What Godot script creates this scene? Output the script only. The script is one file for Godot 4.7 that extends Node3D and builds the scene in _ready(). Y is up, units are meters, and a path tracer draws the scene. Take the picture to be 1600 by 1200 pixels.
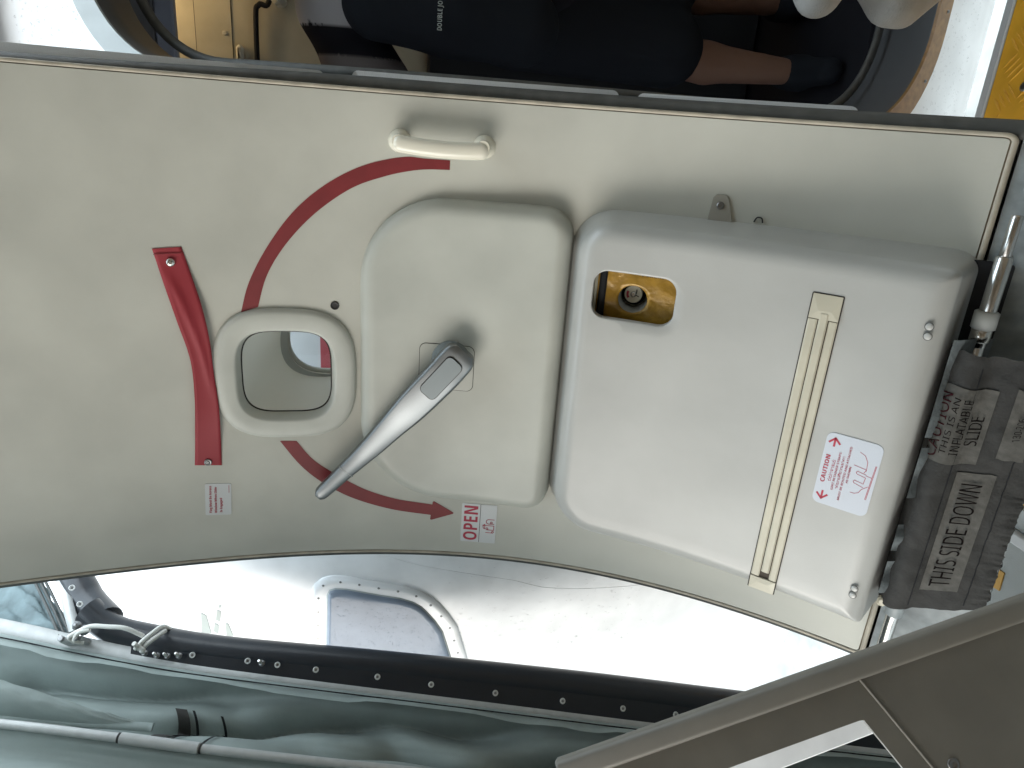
extends Node3D

# ------------------------------------------------------------------ helpers
var M := {}
var T := {}

func lin(r: float, g: float, b: float, a := 1.0) -> Color:
	var c := Color(r, g, b).linear_to_srgb()
	c.a = a
	return c

func noise_tex(sd: int, freq: float, lo: float, hi: float, oct := 4, normal := false, size := 512, kind := FastNoiseLite.TYPE_SIMPLEX_SMOOTH) -> NoiseTexture2D:
	var n := FastNoiseLite.new()
	n.seed = sd
	n.noise_type = kind
	n.frequency = freq
	n.fractal_octaves = oct
	var t := NoiseTexture2D.new()
	t.width = size
	t.height = size
	t.seamless = true
	t.noise = n
	if normal:
		t.as_normal_map = true
		t.bump_strength = lo
	else:
		var g := Gradient.new()
		g.set_color(0, Color(lo, lo, lo))
		g.set_color(1, Color(hi, hi, hi))
		t.color_ramp = g
	return t

func mat(key: String, c: Color, rough: float, metal := 0.0, tex := "", tscale := 1.0, nrm := "", nscale := 0.5, spec := 0.5) -> StandardMaterial3D:
	var m := StandardMaterial3D.new()
	m.resource_name = key
	m.albedo_color = c
	m.roughness = rough
	m.metallic = metal
	m.metallic_specular = spec
	if tex != "" or nrm != "":
		m.uv1_triplanar = true
		m.uv1_scale = Vector3.ONE * tscale
	if tex != "":
		m.albedo_texture = T[tex]
	if nrm != "":
		m.normal_enabled = true
		m.normal_texture = T[nrm]
		m.normal_scale = nscale
	M[key] = m
	return m

func start() -> SurfaceTool:
	var st := SurfaceTool.new()
	st.begin(Mesh.PRIMITIVE_TRIANGLES)
	st.set_smooth_group(0)
	return st

# triangles are given counter-clockwise seen from outside
func tri(st: SurfaceTool, a: Vector3, b: Vector3, c: Vector3) -> void:
	st.add_vertex(a)
	st.add_vertex(c)
	st.add_vertex(b)

func quad(st: SurfaceTool, a: Vector3, b: Vector3, c: Vector3, d: Vector3) -> void:
	tri(st, a, b, c)
	tri(st, a, c, d)

func numbered(parent: Node, called: String) -> String:
	if not parent.has_node(NodePath(called)):
		return called
	var k := 1
	while parent.has_node(NodePath("%s_%03d" % [called, k])):
		k += 1
	return "%s_%03d" % [called, k]

func part(parent: Node, called: String, st: SurfaceTool, m: Material, at := Transform3D(), flat := false) -> MeshInstance3D:
	if not flat:
		st.generate_normals()
	var o := MeshInstance3D.new()
	o.mesh = st.commit()
	o.material_override = m
	o.name = numbered(parent, called)
	o.transform = at
	parent.add_child(o)
	return o

func again(parent: Node, called: String, mesh: Mesh, m: Material, at: Transform3D) -> MeshInstance3D:
	var o := MeshInstance3D.new()
	o.mesh = mesh
	o.material_override = m
	o.name = numbered(parent, called)
	o.transform = at
	parent.add_child(o)
	return o

func thing(called: String, label: String, category: String, at := Vector3.ZERO, group := "") -> Node3D:
	var o := Node3D.new()
	o.name = numbered(self, called)
	o.position = at
	add_child(o)
	o.set_meta("label", label)
	o.set_meta("category", category)
	if group != "":
		o.set_meta("group", group)
	return o

func loft(st: SurfaceTool, rings: Array, cap0 := false, cap1 := false, closed := true) -> void:
	for k in rings.size() - 1:
		var a: PackedVector3Array = rings[k]
		var b: PackedVector3Array = rings[k + 1]
		var n := a.size()
		for i in (n if closed else n - 1):
			var j := (i + 1) % n
			quad(st, a[i], a[j], b[j], b[i])
	for e in 2:
		if (e == 0 and not cap0) or (e == 1 and not cap1):
			continue
		var r: PackedVector3Array = rings[0] if e == 0 else rings[rings.size() - 1]
		var c := Vector3.ZERO
		for p in r:
			c += p
		c /= r.size()
		st.set_smooth_group(e + 1)
		for i in r.size():
			var j := (i + 1) % r.size()
			if e == 1:
				tri(st, r[i], r[j], c)
			else:
				tri(st, r[j], r[i], c)
		st.set_smooth_group(0)

func spline(pts: Array, per := 8) -> Array:
	var out := []
	var n := pts.size()
	for i in n - 1:
		var p0 = pts[max(i - 1, 0)]
		var p1 = pts[i]
		var p2 = pts[i + 1]
		var p3 = pts[min(i + 2, n - 1)]
		for k in per:
			out.append(p1.cubic_interpolate(p2, p0, p3, float(k) / per))
	out.append(pts[n - 1])
	return out

func frames(path: Array, up: Vector3) -> Array:
	var out := []
	for i in path.size():
		var t: Vector3 = (path[min(i + 1, path.size() - 1)] - path[max(i - 1, 0)]).normalized()
		var s := t.cross(up).normalized()
		out.append(Basis(s, s.cross(t).normalized(), t))
	return out

# sweep of a section (counter-clockwise in the side / up plane) along a path
func sweep(st: SurfaceTool, path: Array, section: Array, up := Vector3.UP, caps := true, scales := []) -> void:
	var fr := frames(path, up)
	var rings := []
	for i in path.size():
		var r := PackedVector3Array()
		var s: float = scales[i] if scales.size() else 1.0
		for q in section:
			r.append(path[i] + (fr[i].x * q.x + fr[i].y * q.y) * s)
		r.reverse()
		rings.append(r)
	loft(st, rings, caps, caps)

func circle2(r: float, n := 14, ry := -1.0) -> Array:
	var out := []
	for i in n:
		var a := TAU * i / n
		out.append(Vector2(cos(a) * r, sin(a) * (ry if ry > 0 else r)))
	return out

func tube(st: SurfaceTool, path: Array, r: float, n := 12, up := Vector3(0.03, 0.02, 1), scales := []) -> void:
	sweep(st, path, circle2(r, n), up, true, scales)

# rounded rectangle, counter-clockwise, radii [tl, tr, br, bl]
func rrect(x0: float, y0: float, x1: float, y1: float, r: Array, n := 8) -> PackedVector2Array:
	var out := PackedVector2Array()
	var cs := [[Vector2(x1 - r[1], y1 - r[1]), r[1], 0.0], [Vector2(x0 + r[0], y1 - r[0]), r[0], PI / 2], [Vector2(x0 + r[3], y0 + r[3]), r[3], PI], [Vector2(x1 - r[2], y0 + r[2]), r[2], PI * 1.5]]
	for c in cs:
		for i in n + 1:
			var a: float = c[2] + PI / 2 * i / n
			out.append(c[0] + Vector2(cos(a), sin(a)) * c[1])
	return out

func superellipse(cx: float, cy: float, hx: float, hy: float, e: float, n := 96) -> PackedVector2Array:
	var out := PackedVector2Array()
	for i in n:
		var a := TAU * i / n
		var c := cos(a)
		var s := sin(a)
		out.append(Vector2(cx + hx * signf(c) * pow(absf(c), 2.0 / e), cy + hy * signf(s) * pow(absf(s), 2.0 / e)))
	return out

func inset(poly: PackedVector2Array, d: float) -> PackedVector2Array:
	var got := Geometry2D.offset_polygon(poly, -d, Geometry2D.JOIN_ROUND)
	return got[0] if got.size() else poly

# n points where rays from c meet the outline
func star(poly: PackedVector2Array, c: Vector2, angles: PackedFloat64Array) -> PackedVector2Array:
	var out := PackedVector2Array()
	for a in angles:
		var d := Vector2(cos(a), sin(a)) * 10.0
		var best := 1e9
		for i in poly.size():
			var p = Geometry2D.segment_intersects_segment(c, c + d, poly[i], poly[(i + 1) % poly.size()])
			if p != null:
				best = minf(best, c.distance_to(p))
		if best > 1e8:
			best = 0.001
		out.append(c + d.normalized() * best)
	return out

# angles that fall on the outline at even steps of length, so that corners are kept
func angles_of(poly: PackedVector2Array, c: Vector2, n: int) -> PackedFloat64Array:
	var per := 0.0
	for i in poly.size():
		per += poly[i].distance_to(poly[(i + 1) % poly.size()])
	var list := []
	for i in poly.size():
		var a := poly[i]
		var b := poly[(i + 1) % poly.size()]
		var k := int(ceil(a.distance_to(b) / per * n))
		for q in k:
			list.append(fposmod((a.lerp(b, float(q) / k) - c).angle(), TAU))
	list.sort()
	var out := PackedFloat64Array()
	for a in list:
		if out.is_empty() or a - out[out.size() - 1] > 1e-4:
			out.append(a)
	return out

func lift(r: PackedVector2Array, f: Callable) -> PackedVector3Array:
	var out := PackedVector3Array()
	for p in r:
		out.append(f.call(p.x, p.y))
	return out

func lerp_ring(a: PackedVector2Array, b: PackedVector2Array, t: float) -> PackedVector2Array:
	var out := PackedVector2Array()
	for i in a.size():
		out.append(a[i].lerp(b[i], t))
	return out

# a thin plate of any outline, its back left open when it lies on a surface
func plate(st: SurfaceTool, poly: PackedVector2Array, top: Callable, bottom: Callable, holes_closed := false) -> void:
	var p := poly.duplicate()
	if Geometry2D.is_polygon_clockwise(p):
		pass
	var area := 0.0
	for i in p.size():
		area += p[i].cross(p[(i + 1) % p.size()])
	if area < 0:
		p.reverse()
	var ix := Geometry2D.triangulate_polygon(p)
	for s in 2:
		if s == 1 and not holes_closed:
			continue
		st.set_smooth_group(3 + s)
		for k in range(0, ix.size(), 3):
			var a := p[ix[k]]
			var b := p[ix[k + 1]]
			var c := p[ix[k + 2]]
			if ((b - a).cross(c - a) < 0) != (s == 1):
				var w := b
				b = c
				c = w
			var f: Callable = top if s == 0 else bottom
			tri(st, f.call(a.x, a.y), f.call(b.x, b.y), f.call(c.x, c.y))
	st.set_smooth_group(5)
	for i in p.size():
		var a := p[i]
		var b := p[(i + 1) % p.size()]
		quad(st, bottom.call(a.x, a.y), bottom.call(b.x, b.y), top.call(b.x, b.y), top.call(a.x, a.y))
	st.set_smooth_group(0)

func disc(st: SurfaceTool, poly: PackedVector2Array, c: Vector2, f: Callable, off: float, n := 120, steps := 14) -> void:
	var an := angles_of(poly, c, n)
	var o := star(poly, c, an)
	var rings := [lift(o, func(x, y): return f.call(x, y, 0.0))]
	for k in steps + 1:
		var r := PackedVector2Array()
		for p in o:
			r.append(c + (p - c) * (1.0 - 0.998 * k / steps))
		rings.append(lift(r, func(x, y): return f.call(x, y, off)))
	loft(st, rings)

func cbox(st: SurfaceTool, size: Vector3, ch: float, at := Transform3D()) -> void:
	var h := size / 2
	var rings := []
	for lv in [[-h.z, ch], [-h.z + ch, 0.0], [h.z - ch, 0.0], [h.z, ch]]:
		var r := PackedVector3Array()
		var e: float = lv[1]
		var x := h.x - e
		var y := h.y - e
		for q in [Vector2(x, -y + ch), Vector2(x, y - ch), Vector2(x - ch, y), Vector2(-x + ch, y), Vector2(-x, y - ch), Vector2(-x, -y + ch), Vector2(-x + ch, -y), Vector2(x - ch, -y)]:
			r.append(at * Vector3(q.x, q.y, lv[0]))
		rings.append(r)
	st.set_smooth_group(-1)
	loft_flat(st, rings)
	st.set_smooth_group(0)

func loft_flat(st: SurfaceTool, rings: Array) -> void:
	for k in rings.size() - 1:
		var a: PackedVector3Array = rings[k]
		var b: PackedVector3Array = rings[k + 1]
		for i in a.size():
			var j := (i + 1) % a.size()
			quad(st, a[i], a[j], b[j], b[i])
	for e in 2:
		var r: PackedVector3Array = rings[0] if e == 0 else rings[rings.size() - 1]
		for i in range(1, r.size() - 1):
			if e == 1:
				tri(st, r[0], r[i], r[i + 1])
			else:
				tri(st, r[0], r[i + 1], r[i])

# lathe about +z: profile of (radius, z) from the rim inward to the top
func lathe(st: SurfaceTool, prof: Array, n := 18) -> void:
	var rings := []
	for q in prof:
		var r := PackedVector3Array()
		for i in n:
			var a := TAU * i / n
			r.append(Vector3(cos(a) * q.x, sin(a) * q.x, q.y))
		rings.append(r)
	loft(st, rings, false, true)

func sheet(st: SurfaceTool, nu: int, nv: int, f: Callable) -> void:
	for i in nu:
		for j in nv:
			var u0 := float(i) / nu
			var u1 := float(i + 1) / nu
			var v0 := float(j) / nv
			var v1 := float(j + 1) / nv
			quad(st, f.call(u0, v0), f.call(u1, v0), f.call(u1, v1), f.call(u0, v1))

func strokes(st: SurfaceTool, lines: Array, w: float, at: Vector2, sc: Vector2, z := 0.0003) -> void:
	st.set_smooth_group(-1)
	for l in lines:
		for i in l.size() - 1:
			var a: Vector2 = at + l[i] * sc
			var b: Vector2 = at + l[i + 1] * sc
			var d := (b - a).normalized()
			var s := Vector2(-d.y, d.x) * w / 2
			var e := d * w * 0.35
			quad(st, v3(a - s - e, z), v3(b - s + e, z), v3(b + s + e, z), v3(a + s - e, z))

func v3(p: Vector2, z: float) -> Vector3:
	return Vector3(p.x, p.y, z)

func lettering(parent: Node, text: String, m: Material, height: float, at: Vector3, width := 0.0, bold := true, turn := 0.0) -> MeshInstance3D:
	var f := SystemFont.new()
	f.font_names = ["Droid Sans"]
	f.font_weight = 700 if bold else 400
	var t := TextMesh.new()
	t.text = text
	t.font = f
	t.font_size = 32
	t.pixel_size = 0.01
	t.depth = 0.002
	t.curve_step = 1.0
	var bb := t.get_aabb()
	var o := MeshInstance3D.new()
	o.mesh = t
	o.material_override = m
	o.name = numbered(parent, "lettering")
	var cap := 0.01 * 32 * 0.714
	var s := height / cap
	var sx := s if width <= 0.0 else width / bb.size.x
	var b := Basis(Vector3(0, 0, 1), turn) * Basis.from_scale(Vector3(sx, s, 0.12))
	o.transform = Transform3D(b, at + Vector3(0, 0, 0.00035))
	parent.add_child(o)
	return o

# letters laid along a bent surface: place(x, y) gives the point for a letter's own metres
func bent_lettering(parent: Node, text: String, m: Material, height: float, width: float, place: Callable) -> void:
	var tmp := lettering(parent, text, m, height, Vector3.ZERO, width, false)
	var st := start()
	st.set_smooth_group(-1)
	var arr: Array = tmp.mesh.surface_get_arrays(0)
	var v: PackedVector3Array = arr[Mesh.ARRAY_VERTEX]
	var ix: PackedInt32Array = arr[Mesh.ARRAY_INDEX]
	for i in ix:
		var q: Vector3 = tmp.transform.basis * v[i]
		st.add_vertex(place.call(q.x, q.y))
	st.generate_normals()
	tmp.mesh = st.commit()
	tmp.transform = Transform3D()

# ---------------------------------------------------------------- door surface
func zs(y: float) -> float:
	var d := y + 0.023
	return 0.2936 * d * d - 0.1563 * d * d * d - 0.008 * d * d * d * d

func dz(y: float) -> float:
	var d := y + 0.023
	return 0.5872 * d - 0.4689 * d * d - 0.032 * d * d * d

func dp(x: float, y: float, h := 0.0) -> Vector3:
	var n := Vector3(0, -dz(y), 1).normalized()
	return Vector3(x, y, zs(y)) + n * h

func df(x: float, y: float, h := 0.0) -> Transform3D:   # frame on the door: x right, y up along it, z out of it
	var n := Vector3(0, -dz(y), 1).normalized()
	return Transform3D(Basis(Vector3.RIGHT, n.cross(Vector3.RIGHT), n), dp(x, y, h))

func hb(y: float) -> float:    # thickness of the slide cover
	return lerpf(0.07, 0.125, clampf((-0.45 - y) / 0.5, 0, 1))

func bp(x: float, y: float, off := 0.0) -> Vector3:
	return dp(x, y, hb(y) + off)

func bf(x: float, y: float, off := 0.0) -> Transform3D:
	var t := (dp(x, y + 0.004, hb(y + 0.004)) - dp(x, y - 0.004, hb(y - 0.004))).normalized()
	var n := Vector3.RIGHT.cross(t)
	return Transform3D(Basis(Vector3.RIGHT, t, n), bp(x, y) + n * off)

func hc(y: float) -> float:    # thickness of the handle cover
	return lerpf(0.022, 0.045, clampf((-0.1 - y) / 0.33, 0, 1))

func fus(x: float, y: float) -> float:
	return -0.2 + sqrt(maxf(0.0, 1.88 * 1.88 - (y + 0.5) * (y + 0.5))) - 1.88 - 0.16 * pow(maxf(0.0, -0.45 - x), 1.5)

func fp(x: float, y: float, off := 0.0) -> Vector3:
	return Vector3(x, y, fus(x, y)) + Vector3(0, (y + 0.5) / 1.88, sqrt(maxf(0.02, 1 - pow((y + 0.5) / 1.88, 2)))) * off

# ------------------------------------------------------------------------ run
func _ready() -> void:
	setup()
	materials()
	ground()
	fuselage()
	canopy()
	door()
	slide_girt()
	guard()
	people()

func setup() -> void:
	var cam := Camera3D.new()
	cam.name = "camera"
	var yaw := 0.3614
	var pit := 0.1898
	var rol := -0.0053
	var fw := Vector3(-sin(yaw) * cos(pit), -sin(pit), -cos(yaw) * cos(pit))
	var r := fw.cross(Vector3.UP).normalized()
	var u := r.cross(fw)
	var right := -u * cos(rol) - r * sin(rol)
	var down := u * sin(rol) - r * cos(rol)
	cam.transform = Transform3D(Basis(right, -down, -fw), Vector3(0.3982, -0.1211, 1.2383))
	cam.fov = rad_to_deg(2 * atan(600.0 / 1110.0))
	cam.near = 0.02
	cam.far = 500
	add_child(cam)
	cam.current = true
	var sky := ProceduralSkyMaterial.new()
	sky.sky_top_color = Color(0.80, 0.86, 0.90)
	sky.sky_horizon_color = Color(0.93, 0.95, 0.96)
	sky.sky_curve = 0.25
	sky.ground_bottom_color = Color(0.5, 0.5, 0.5)
	sky.ground_horizon_color = Color(0.75, 0.77, 0.78)
	var e := Environment.new()
	e.background_mode = Environment.BG_SKY
	e.sky = Sky.new()
	e.sky.sky_material = sky
	e.tonemap_mode = Environment.TONE_MAPPER_LINEAR
	e.tonemap_exposure = 6.3
	e.sdfgi_enabled = true
	e.ssao_enabled = true
	e.ssil_enabled = true
	var we := WorldEnvironment.new()
	we.name = "world_environment"
	we.environment = e
	add_child(we)
	var sun := DirectionalLight3D.new()
	sun.name = "overcast_sun"
	sun.light_color = Color(1.0, 0.98, 0.95)
	sun.light_energy = 0.17
	sun.light_angular_distance = 40
	sun.shadow_enabled = true
	sun.look_at_from_position(Vector3(-2.6, 1.3, 2.0), Vector3.ZERO, Vector3.UP)
	add_child(sun)

func materials() -> void:
	T.smudge = noise_tex(3, 0.006, 0.90, 1.0, 5)
	T.blotch = noise_tex(11, 0.012, 0.72, 1.0, 5)
	T.grain = noise_tex(5, 0.25, 0.86, 1.0, 2)
	T.speck = noise_tex(8, 0.35, 0.55, 1.0, 2)
	T.bump = noise_tex(9, 0.12, 3.0, 0, 2, true)
	T.fine = noise_tex(10, 0.4, 2.0, 0, 2, true)
	T.rough = noise_tex(13, 0.05, 6.0, 0, 4, true)
	var weave := Image.create(64, 64, false, Image.FORMAT_RGB8)
	for y in 64:
		for x in 64:
			var v := 0.86 + 0.1 * absf(sin(x * PI / 4.0)) * absf(sin(y * PI / 4.0)) + 0.04 * fposmod(sin(x * 12.9898 + y * 78.233) * 43758.5453, 1.0)
			weave.set_pixel(x, y, Color(v, v, v))
	T.weave = ImageTexture.create_from_image(weave)
	var brush := Image.create(256, 256, false, Image.FORMAT_RGB8)
	var g := RandomNumberGenerator.new()
	g.seed = 4
	for x in 256:
		var b := g.randf_range(0.86, 1.0)
		for y in 256:
			if g.randf() < 0.02:
				b = g.randf_range(0.86, 1.0)
			brush.set_pixel(x, y, Color(b, b, b))
	T.brush = ImageTexture.create_from_image(brush)

	mat("liner", lin(0.52, 0.525, 0.47), 0.5, 0, "smudge", 1.2)
	mat("frame", lin(0.53, 0.545, 0.50), 0.45, 0, "smudge", 2.0)
	mat("well", lin(0.78, 0.79, 0.74), 0.4)
	mat("cover", lin(0.47, 0.485, 0.44), 0.42, 0, "smudge", 1.6)
	mat("bustle", lin(0.42, 0.43, 0.415), 0.3, 0, "smudge", 1.4, "fine", 0.05)
	mat("trim", lin(0.55, 0.50, 0.40), 0.5, 0, "blotch", 3.0)
	mat("trim_joint", lin(0.20, 0.17, 0.12), 0.7)
	mat("strip_gap", lin(0.05, 0.04, 0.03), 0.8)
	mat("cream", lin(0.50, 0.48, 0.385), 0.4, 0, "smudge", 4.0)
	mat("bracket", lin(0.34, 0.33, 0.29), 0.4, 0.2)
	mat("ivory", lin(0.70, 0.68, 0.58), 0.22)
	mat("gap", lin(0.03, 0.028, 0.025), 0.8)
	mat("gasket", lin(0.10, 0.105, 0.10), 0.55, 0, "blotch", 4.0)
	mat("red_print", lin(0.20, 0.018, 0.022), 0.5, 0, "smudge", 5.0)
	mat("ink", lin(0.36, 0.02, 0.05), 0.5)
	mat("ink_dark", lin(0.012, 0.009, 0.009), 0.8, 0, "", 1.0, "", 0.5, 0.2)
	mat("ink_maroon", lin(0.045, 0.010, 0.014), 0.8, 0, "", 1.0, "", 0.5, 0.2)
	mat("ink_black", lin(0.02, 0.02, 0.02), 0.6)
	mat("strap", lin(0.34, 0.022, 0.035), 0.6, 0, "weave", 40.0)
	mat("steel", lin(0.62, 0.61, 0.58), 0.25, 1.0)
	mat("chrome", lin(0.55, 0.55, 0.54), 0.22, 1.0)
	mat("dark_steel", lin(0.25, 0.25, 0.25), 0.35, 1.0)
	mat("alu_brush", lin(0.27, 0.29, 0.30), 0.42, 1.0, "grain", 9.0)
	mat("alu", lin(0.50, 0.51, 0.50), 0.5, 0.35, "smudge", 9.0)
	mat("zinc", lin(0.66, 0.66, 0.64), 0.4, 0.3)
	mat("pad", lin(0.20, 0.23, 0.24), 0.45, 0.2)
	mat("sticker", lin(0.60, 0.63, 0.64), 0.35, 0, "grain", 12.0)
	mat("sticker_blue", lin(0.56, 0.61, 0.68), 0.3, 0, "grain", 14.0)
	mat("white_paint", lin(0.87, 0.88, 0.89), 0.28, 0, "smudge", 2.0)
	mat("skin_plate", lin(0.74, 0.76, 0.77), 0.3, 0, "grain", 6.0)
	mat("grey_paint", lin(0.30, 0.345, 0.36), 0.5, 0, "blotch", 5.0)
	mat("light_grey", lin(0.40, 0.43, 0.43), 0.5, 0, "smudge", 3.0)
	mat("gold", lin(0.42, 0.24, 0.03), 0.35, 0.1, "blotch", 6.0, "rough", 0.25)
	mat("black", lin(0.018, 0.019, 0.021), 0.6, 0, "", 1.0, "", 0.5, 0.2)
	mat("black_gloss", lin(0.010, 0.011, 0.012), 0.2)
	mat("rubber", lin(0.020, 0.023, 0.029), 0.32, 0, "grain", 8.0, "rough", 0.12)
	mat("brown_plate", lin(0.36, 0.20, 0.07), 0.45, 0, "blotch", 6.0)
	mat("canvas", lin(0.29, 0.34, 0.325), 0.75, 0, "smudge", 2.5, "rough", 0.1)
	M.canvas.backlight = lin(0.06, 0.085, 0.09)
	mat("cab_wall", lin(0.42, 0.33, 0.23), 0.6, 0, "smudge", 1.0)
	mat("canvas_pale", lin(0.22, 0.30, 0.32), 0.7, 0, "blotch", 2.5, "rough", 0.2)
	M.canvas_pale.backlight = lin(0.45, 0.6, 0.68)
	mat("guard_paint", lin(0.185, 0.175, 0.15), 0.5, 0, "smudge", 3.0, "fine", 0.04)
	mat("rope", lin(0.74, 0.73, 0.68), 0.85, 0, "grain", 60.0)
	mat("girt", lin(0.031, 0.032, 0.031), 0.85, 0, "blotch", 7.0, "rough", 0.3)
	mat("girt_label", lin(0.09, 0.089, 0.08), 0.8, 0, "blotch", 12.0, "rough", 0.2)
	mat("girt_flap", lin(0.12, 0.145, 0.155), 0.7, 0, "blotch", 6.0, "rough", 0.4)
	mat("yellow", lin(0.85, 0.44, 0.035), 0.4, 0, "smudge", 3.0)
	mat("yellow_paint", lin(0.70, 0.38, 0.06), 0.6, 0, "speck", 14.0)
	mat("grit", lin(0.50, 0.52, 0.50), 0.9, 0, "speck", 10.0, "bump", 0.6)
	mat("strip_grey", lin(0.55, 0.57, 0.58), 0.5, 0, "grain", 6.0)
	mat("concrete", lin(0.42, 0.42, 0.40), 0.9, 0, "blotch", 0.3)
	mat("cabin_wall", lin(0.46, 0.42, 0.30), 0.5, 0, "smudge", 2.0)
	mat("cabin_grey", lin(0.12, 0.125, 0.135), 0.55)
	mat("cabin_blue", lin(0.22, 0.25, 0.32), 0.5)
	mat("reveal", lin(0.085, 0.088, 0.092), 0.45)
	mat("carpet", lin(0.03, 0.03, 0.036), 0.95, 0, "speck", 30.0, "", 0.5, 0.1)
	mat("cockpit_glass", lin(0.21, 0.255, 0.32), 0.12, 0, "smudge", 3.0, "", 0.5, 0.3)
	mat("mark_grey", lin(0.30, 0.33, 0.31), 0.5)
	mat("mark_orange", lin(0.60, 0.22, 0.05), 0.5)
	mat("red_paint", lin(0.50, 0.04, 0.07), 0.4)
	mat("cloth_white", lin(0.50, 0.49, 0.47), 0.85, 0, "smudge", 8.0, "rough", 0.9)
	mat("cloth_black", lin(0.016, 0.018, 0.022), 0.9, 0, "weave", 30.0, "rough", 0.3, 0.1)
	mat("skin", lin(0.15, 0.085, 0.06), 0.6, 0, "", 1.0, "", 0.5, 0.25)
	mat("hair", lin(0.01, 0.009, 0.008), 0.5)
	mat("shirt", Color.WHITE, 0.9, 0, "weave", 30.0, "rough", 0.3, 0.1)
	M.shirt.vertex_color_use_as_albedo = true
	var gl := StandardMaterial3D.new()
	gl.resource_name = "glass"
	gl.albedo_color = Color(0.9, 0.95, 0.95, 0.06)
	gl.transparency = BaseMaterial3D.TRANSPARENCY_ALPHA
	gl.roughness = 0.03
	M.glass = gl
	var drop := StandardMaterial3D.new()
	drop.resource_name = "water"
	drop.albedo_color = Color(1, 1, 1, 0.0)
	drop.refraction_enabled = true
	drop.refraction_scale = 0.033
	drop.roughness = 0.02
	M.water = drop
	var lampm := StandardMaterial3D.new()
	lampm.resource_name = "lamp_glow"
	lampm.albedo_color = Color(1, 0.9, 0.75)
	lampm.emission_enabled = true
	lampm.emission = Color(1, 0.82, 0.55)
	lampm.emission_energy_multiplier = 0.8
	M.lamp_glow = lampm

func struct(o: Node3D) -> void:
	o.set_meta("kind", "structure")

func slab(called: String, size: Vector3, m: Material, at: Vector3, ch := 0.004) -> MeshInstance3D:
	var st := start()
	cbox(st, size, ch)
	var o := part(self, called, st, m)
	o.position = at
	struct(o)
	return o

# -------------------------------------------------------------------- ground
func ground() -> void:
	var st := start()
	quad(st, Vector3(-400, 0, 400), Vector3(400, 0, 400), Vector3(400, 0, -400), Vector3(-400, 0, -400))
	var g := part(self, "apron", st, M.concrete)
	g.position = Vector3(0, -4.4, 0)
	struct(g)
	g.set_meta("label", "pale concrete apron far below the bridge floor")
	var o := slab("bridge_floor", Vector3(2.9, 0.12, 4.26), M.grit, Vector3(0.55, -1.562, 1.835))
	o.set_meta("label", "grey gritty floor of the boarding bridge")
	# yellow tread plate along the aircraft side, with raised ridges
	var t := thing("tread_plate", "yellow raised-pattern metal plate at the aircraft edge of the floor", "floor plate", Vector3(0.675, -1.5, -0.045))
	st = start()
	cbox(st, Vector3(1.95, 0.006, 0.50), 0.002)
	part(t, "plate", st, M.yellow, Transform3D(Basis(), Vector3(0, 0.003, -0.0)))
	st = start()
	var rr := []
	for i in 7:
		var x := lerpf(-0.023, 0.023, i / 6.0)
		rr.append(Vector3(x, 0, 0))
	sweep(st, rr, circle2(0.0032, 8, 0.0032), Vector3.UP, true, [0.15, 0.6, 0.9, 1.0, 0.9, 0.6, 0.15])
	st.generate_normals()
	var ridge := st.commit()
	for ix in 24:
		for iz in 8:
			var c := Vector3(-1.02 + ix * 0.062, 0.0055, -0.205 + iz * 0.062)
			var wx := c.x + 0.675
			if not ((wx > 0.36 and wx < 0.86 and iz < 4) or (wx < -0.05 and iz > 2)):
				continue
			var odd := (ix + iz) % 2 == 1
			var a := PI / 4 * (-1 if odd else 1)
			for k in 4:
				var q := Vector3((k - 1.5) * 0.0095, 0, (k - 1.5) * 0.0095 * (-1 if odd else 1))
				again(t, "ridge", ridge, M.yellow, Transform3D(Basis(Vector3.UP, a), c + q))
	st = start()
	lathe(st, [Vector2(0.010, 0), Vector2(0.010, 0.003), Vector2(0.006, 0.005)], 14)
	part(t, "screw", st, M.dark_steel, Transform3D(Basis(Vector3.RIGHT, -PI / 2), Vector3(-0.13, 0.006, -0.16)))
	st = start()
	cbox(st, Vector3(1.95, 0.02, 0.026), 0.004)
	part(t, "edge_strip", st, M.strip_grey, Transform3D(Basis(), Vector3(0, -0.002, -0.2645)))
	# painted yellow marking on the grit and a metal threshold bar
	st = start()
	plate(st, PackedVector2Array([Vector2(-0.392, -0.03), Vector2(-0.392, 0.079), Vector2(-0.47, 0.076), Vector2(-0.467, 0.113), Vector2(-0.512, 0.116), Vector2(-0.515, 0.086), Vector2(-0.598, 0.10), Vector2(-0.604, 0.078), Vector2(-0.55, 0.05), Vector2(-0.52, -0.03)]), func(x, y): return Vector3(x, -1.4985, y + 0.012), func(x, y): return Vector3(x, -1.503, y + 0.012))
	var mk := part(self, "floor_marking", st, M.yellow_paint)
	mk.set_meta("label", "jagged yellow paint marking on the grey gritty floor")
	mk.set_meta("category", "floor marking")
	var tb := thing("threshold_bar", "pale metal threshold bar between yellow plate and grey floor", "threshold bar", Vector3(-0.365, -1.5, 0.17))
	st = start()
	cbox(st, Vector3(0.026, 0.03, 0.6), 0.003)
	part(tb, "bar", st, M.strip_grey, Transform3D(Basis(), Vector3(-0.003, 0.012, 0.0)))
	st = start()
	cbox(st, Vector3(0.050, 0.014, 0.6), 0.003)
	part(tb, "backing_strip", st, M.light_grey, Transform3D(Basis(), Vector3(0.036, 0.006, 0.0)))

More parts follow.
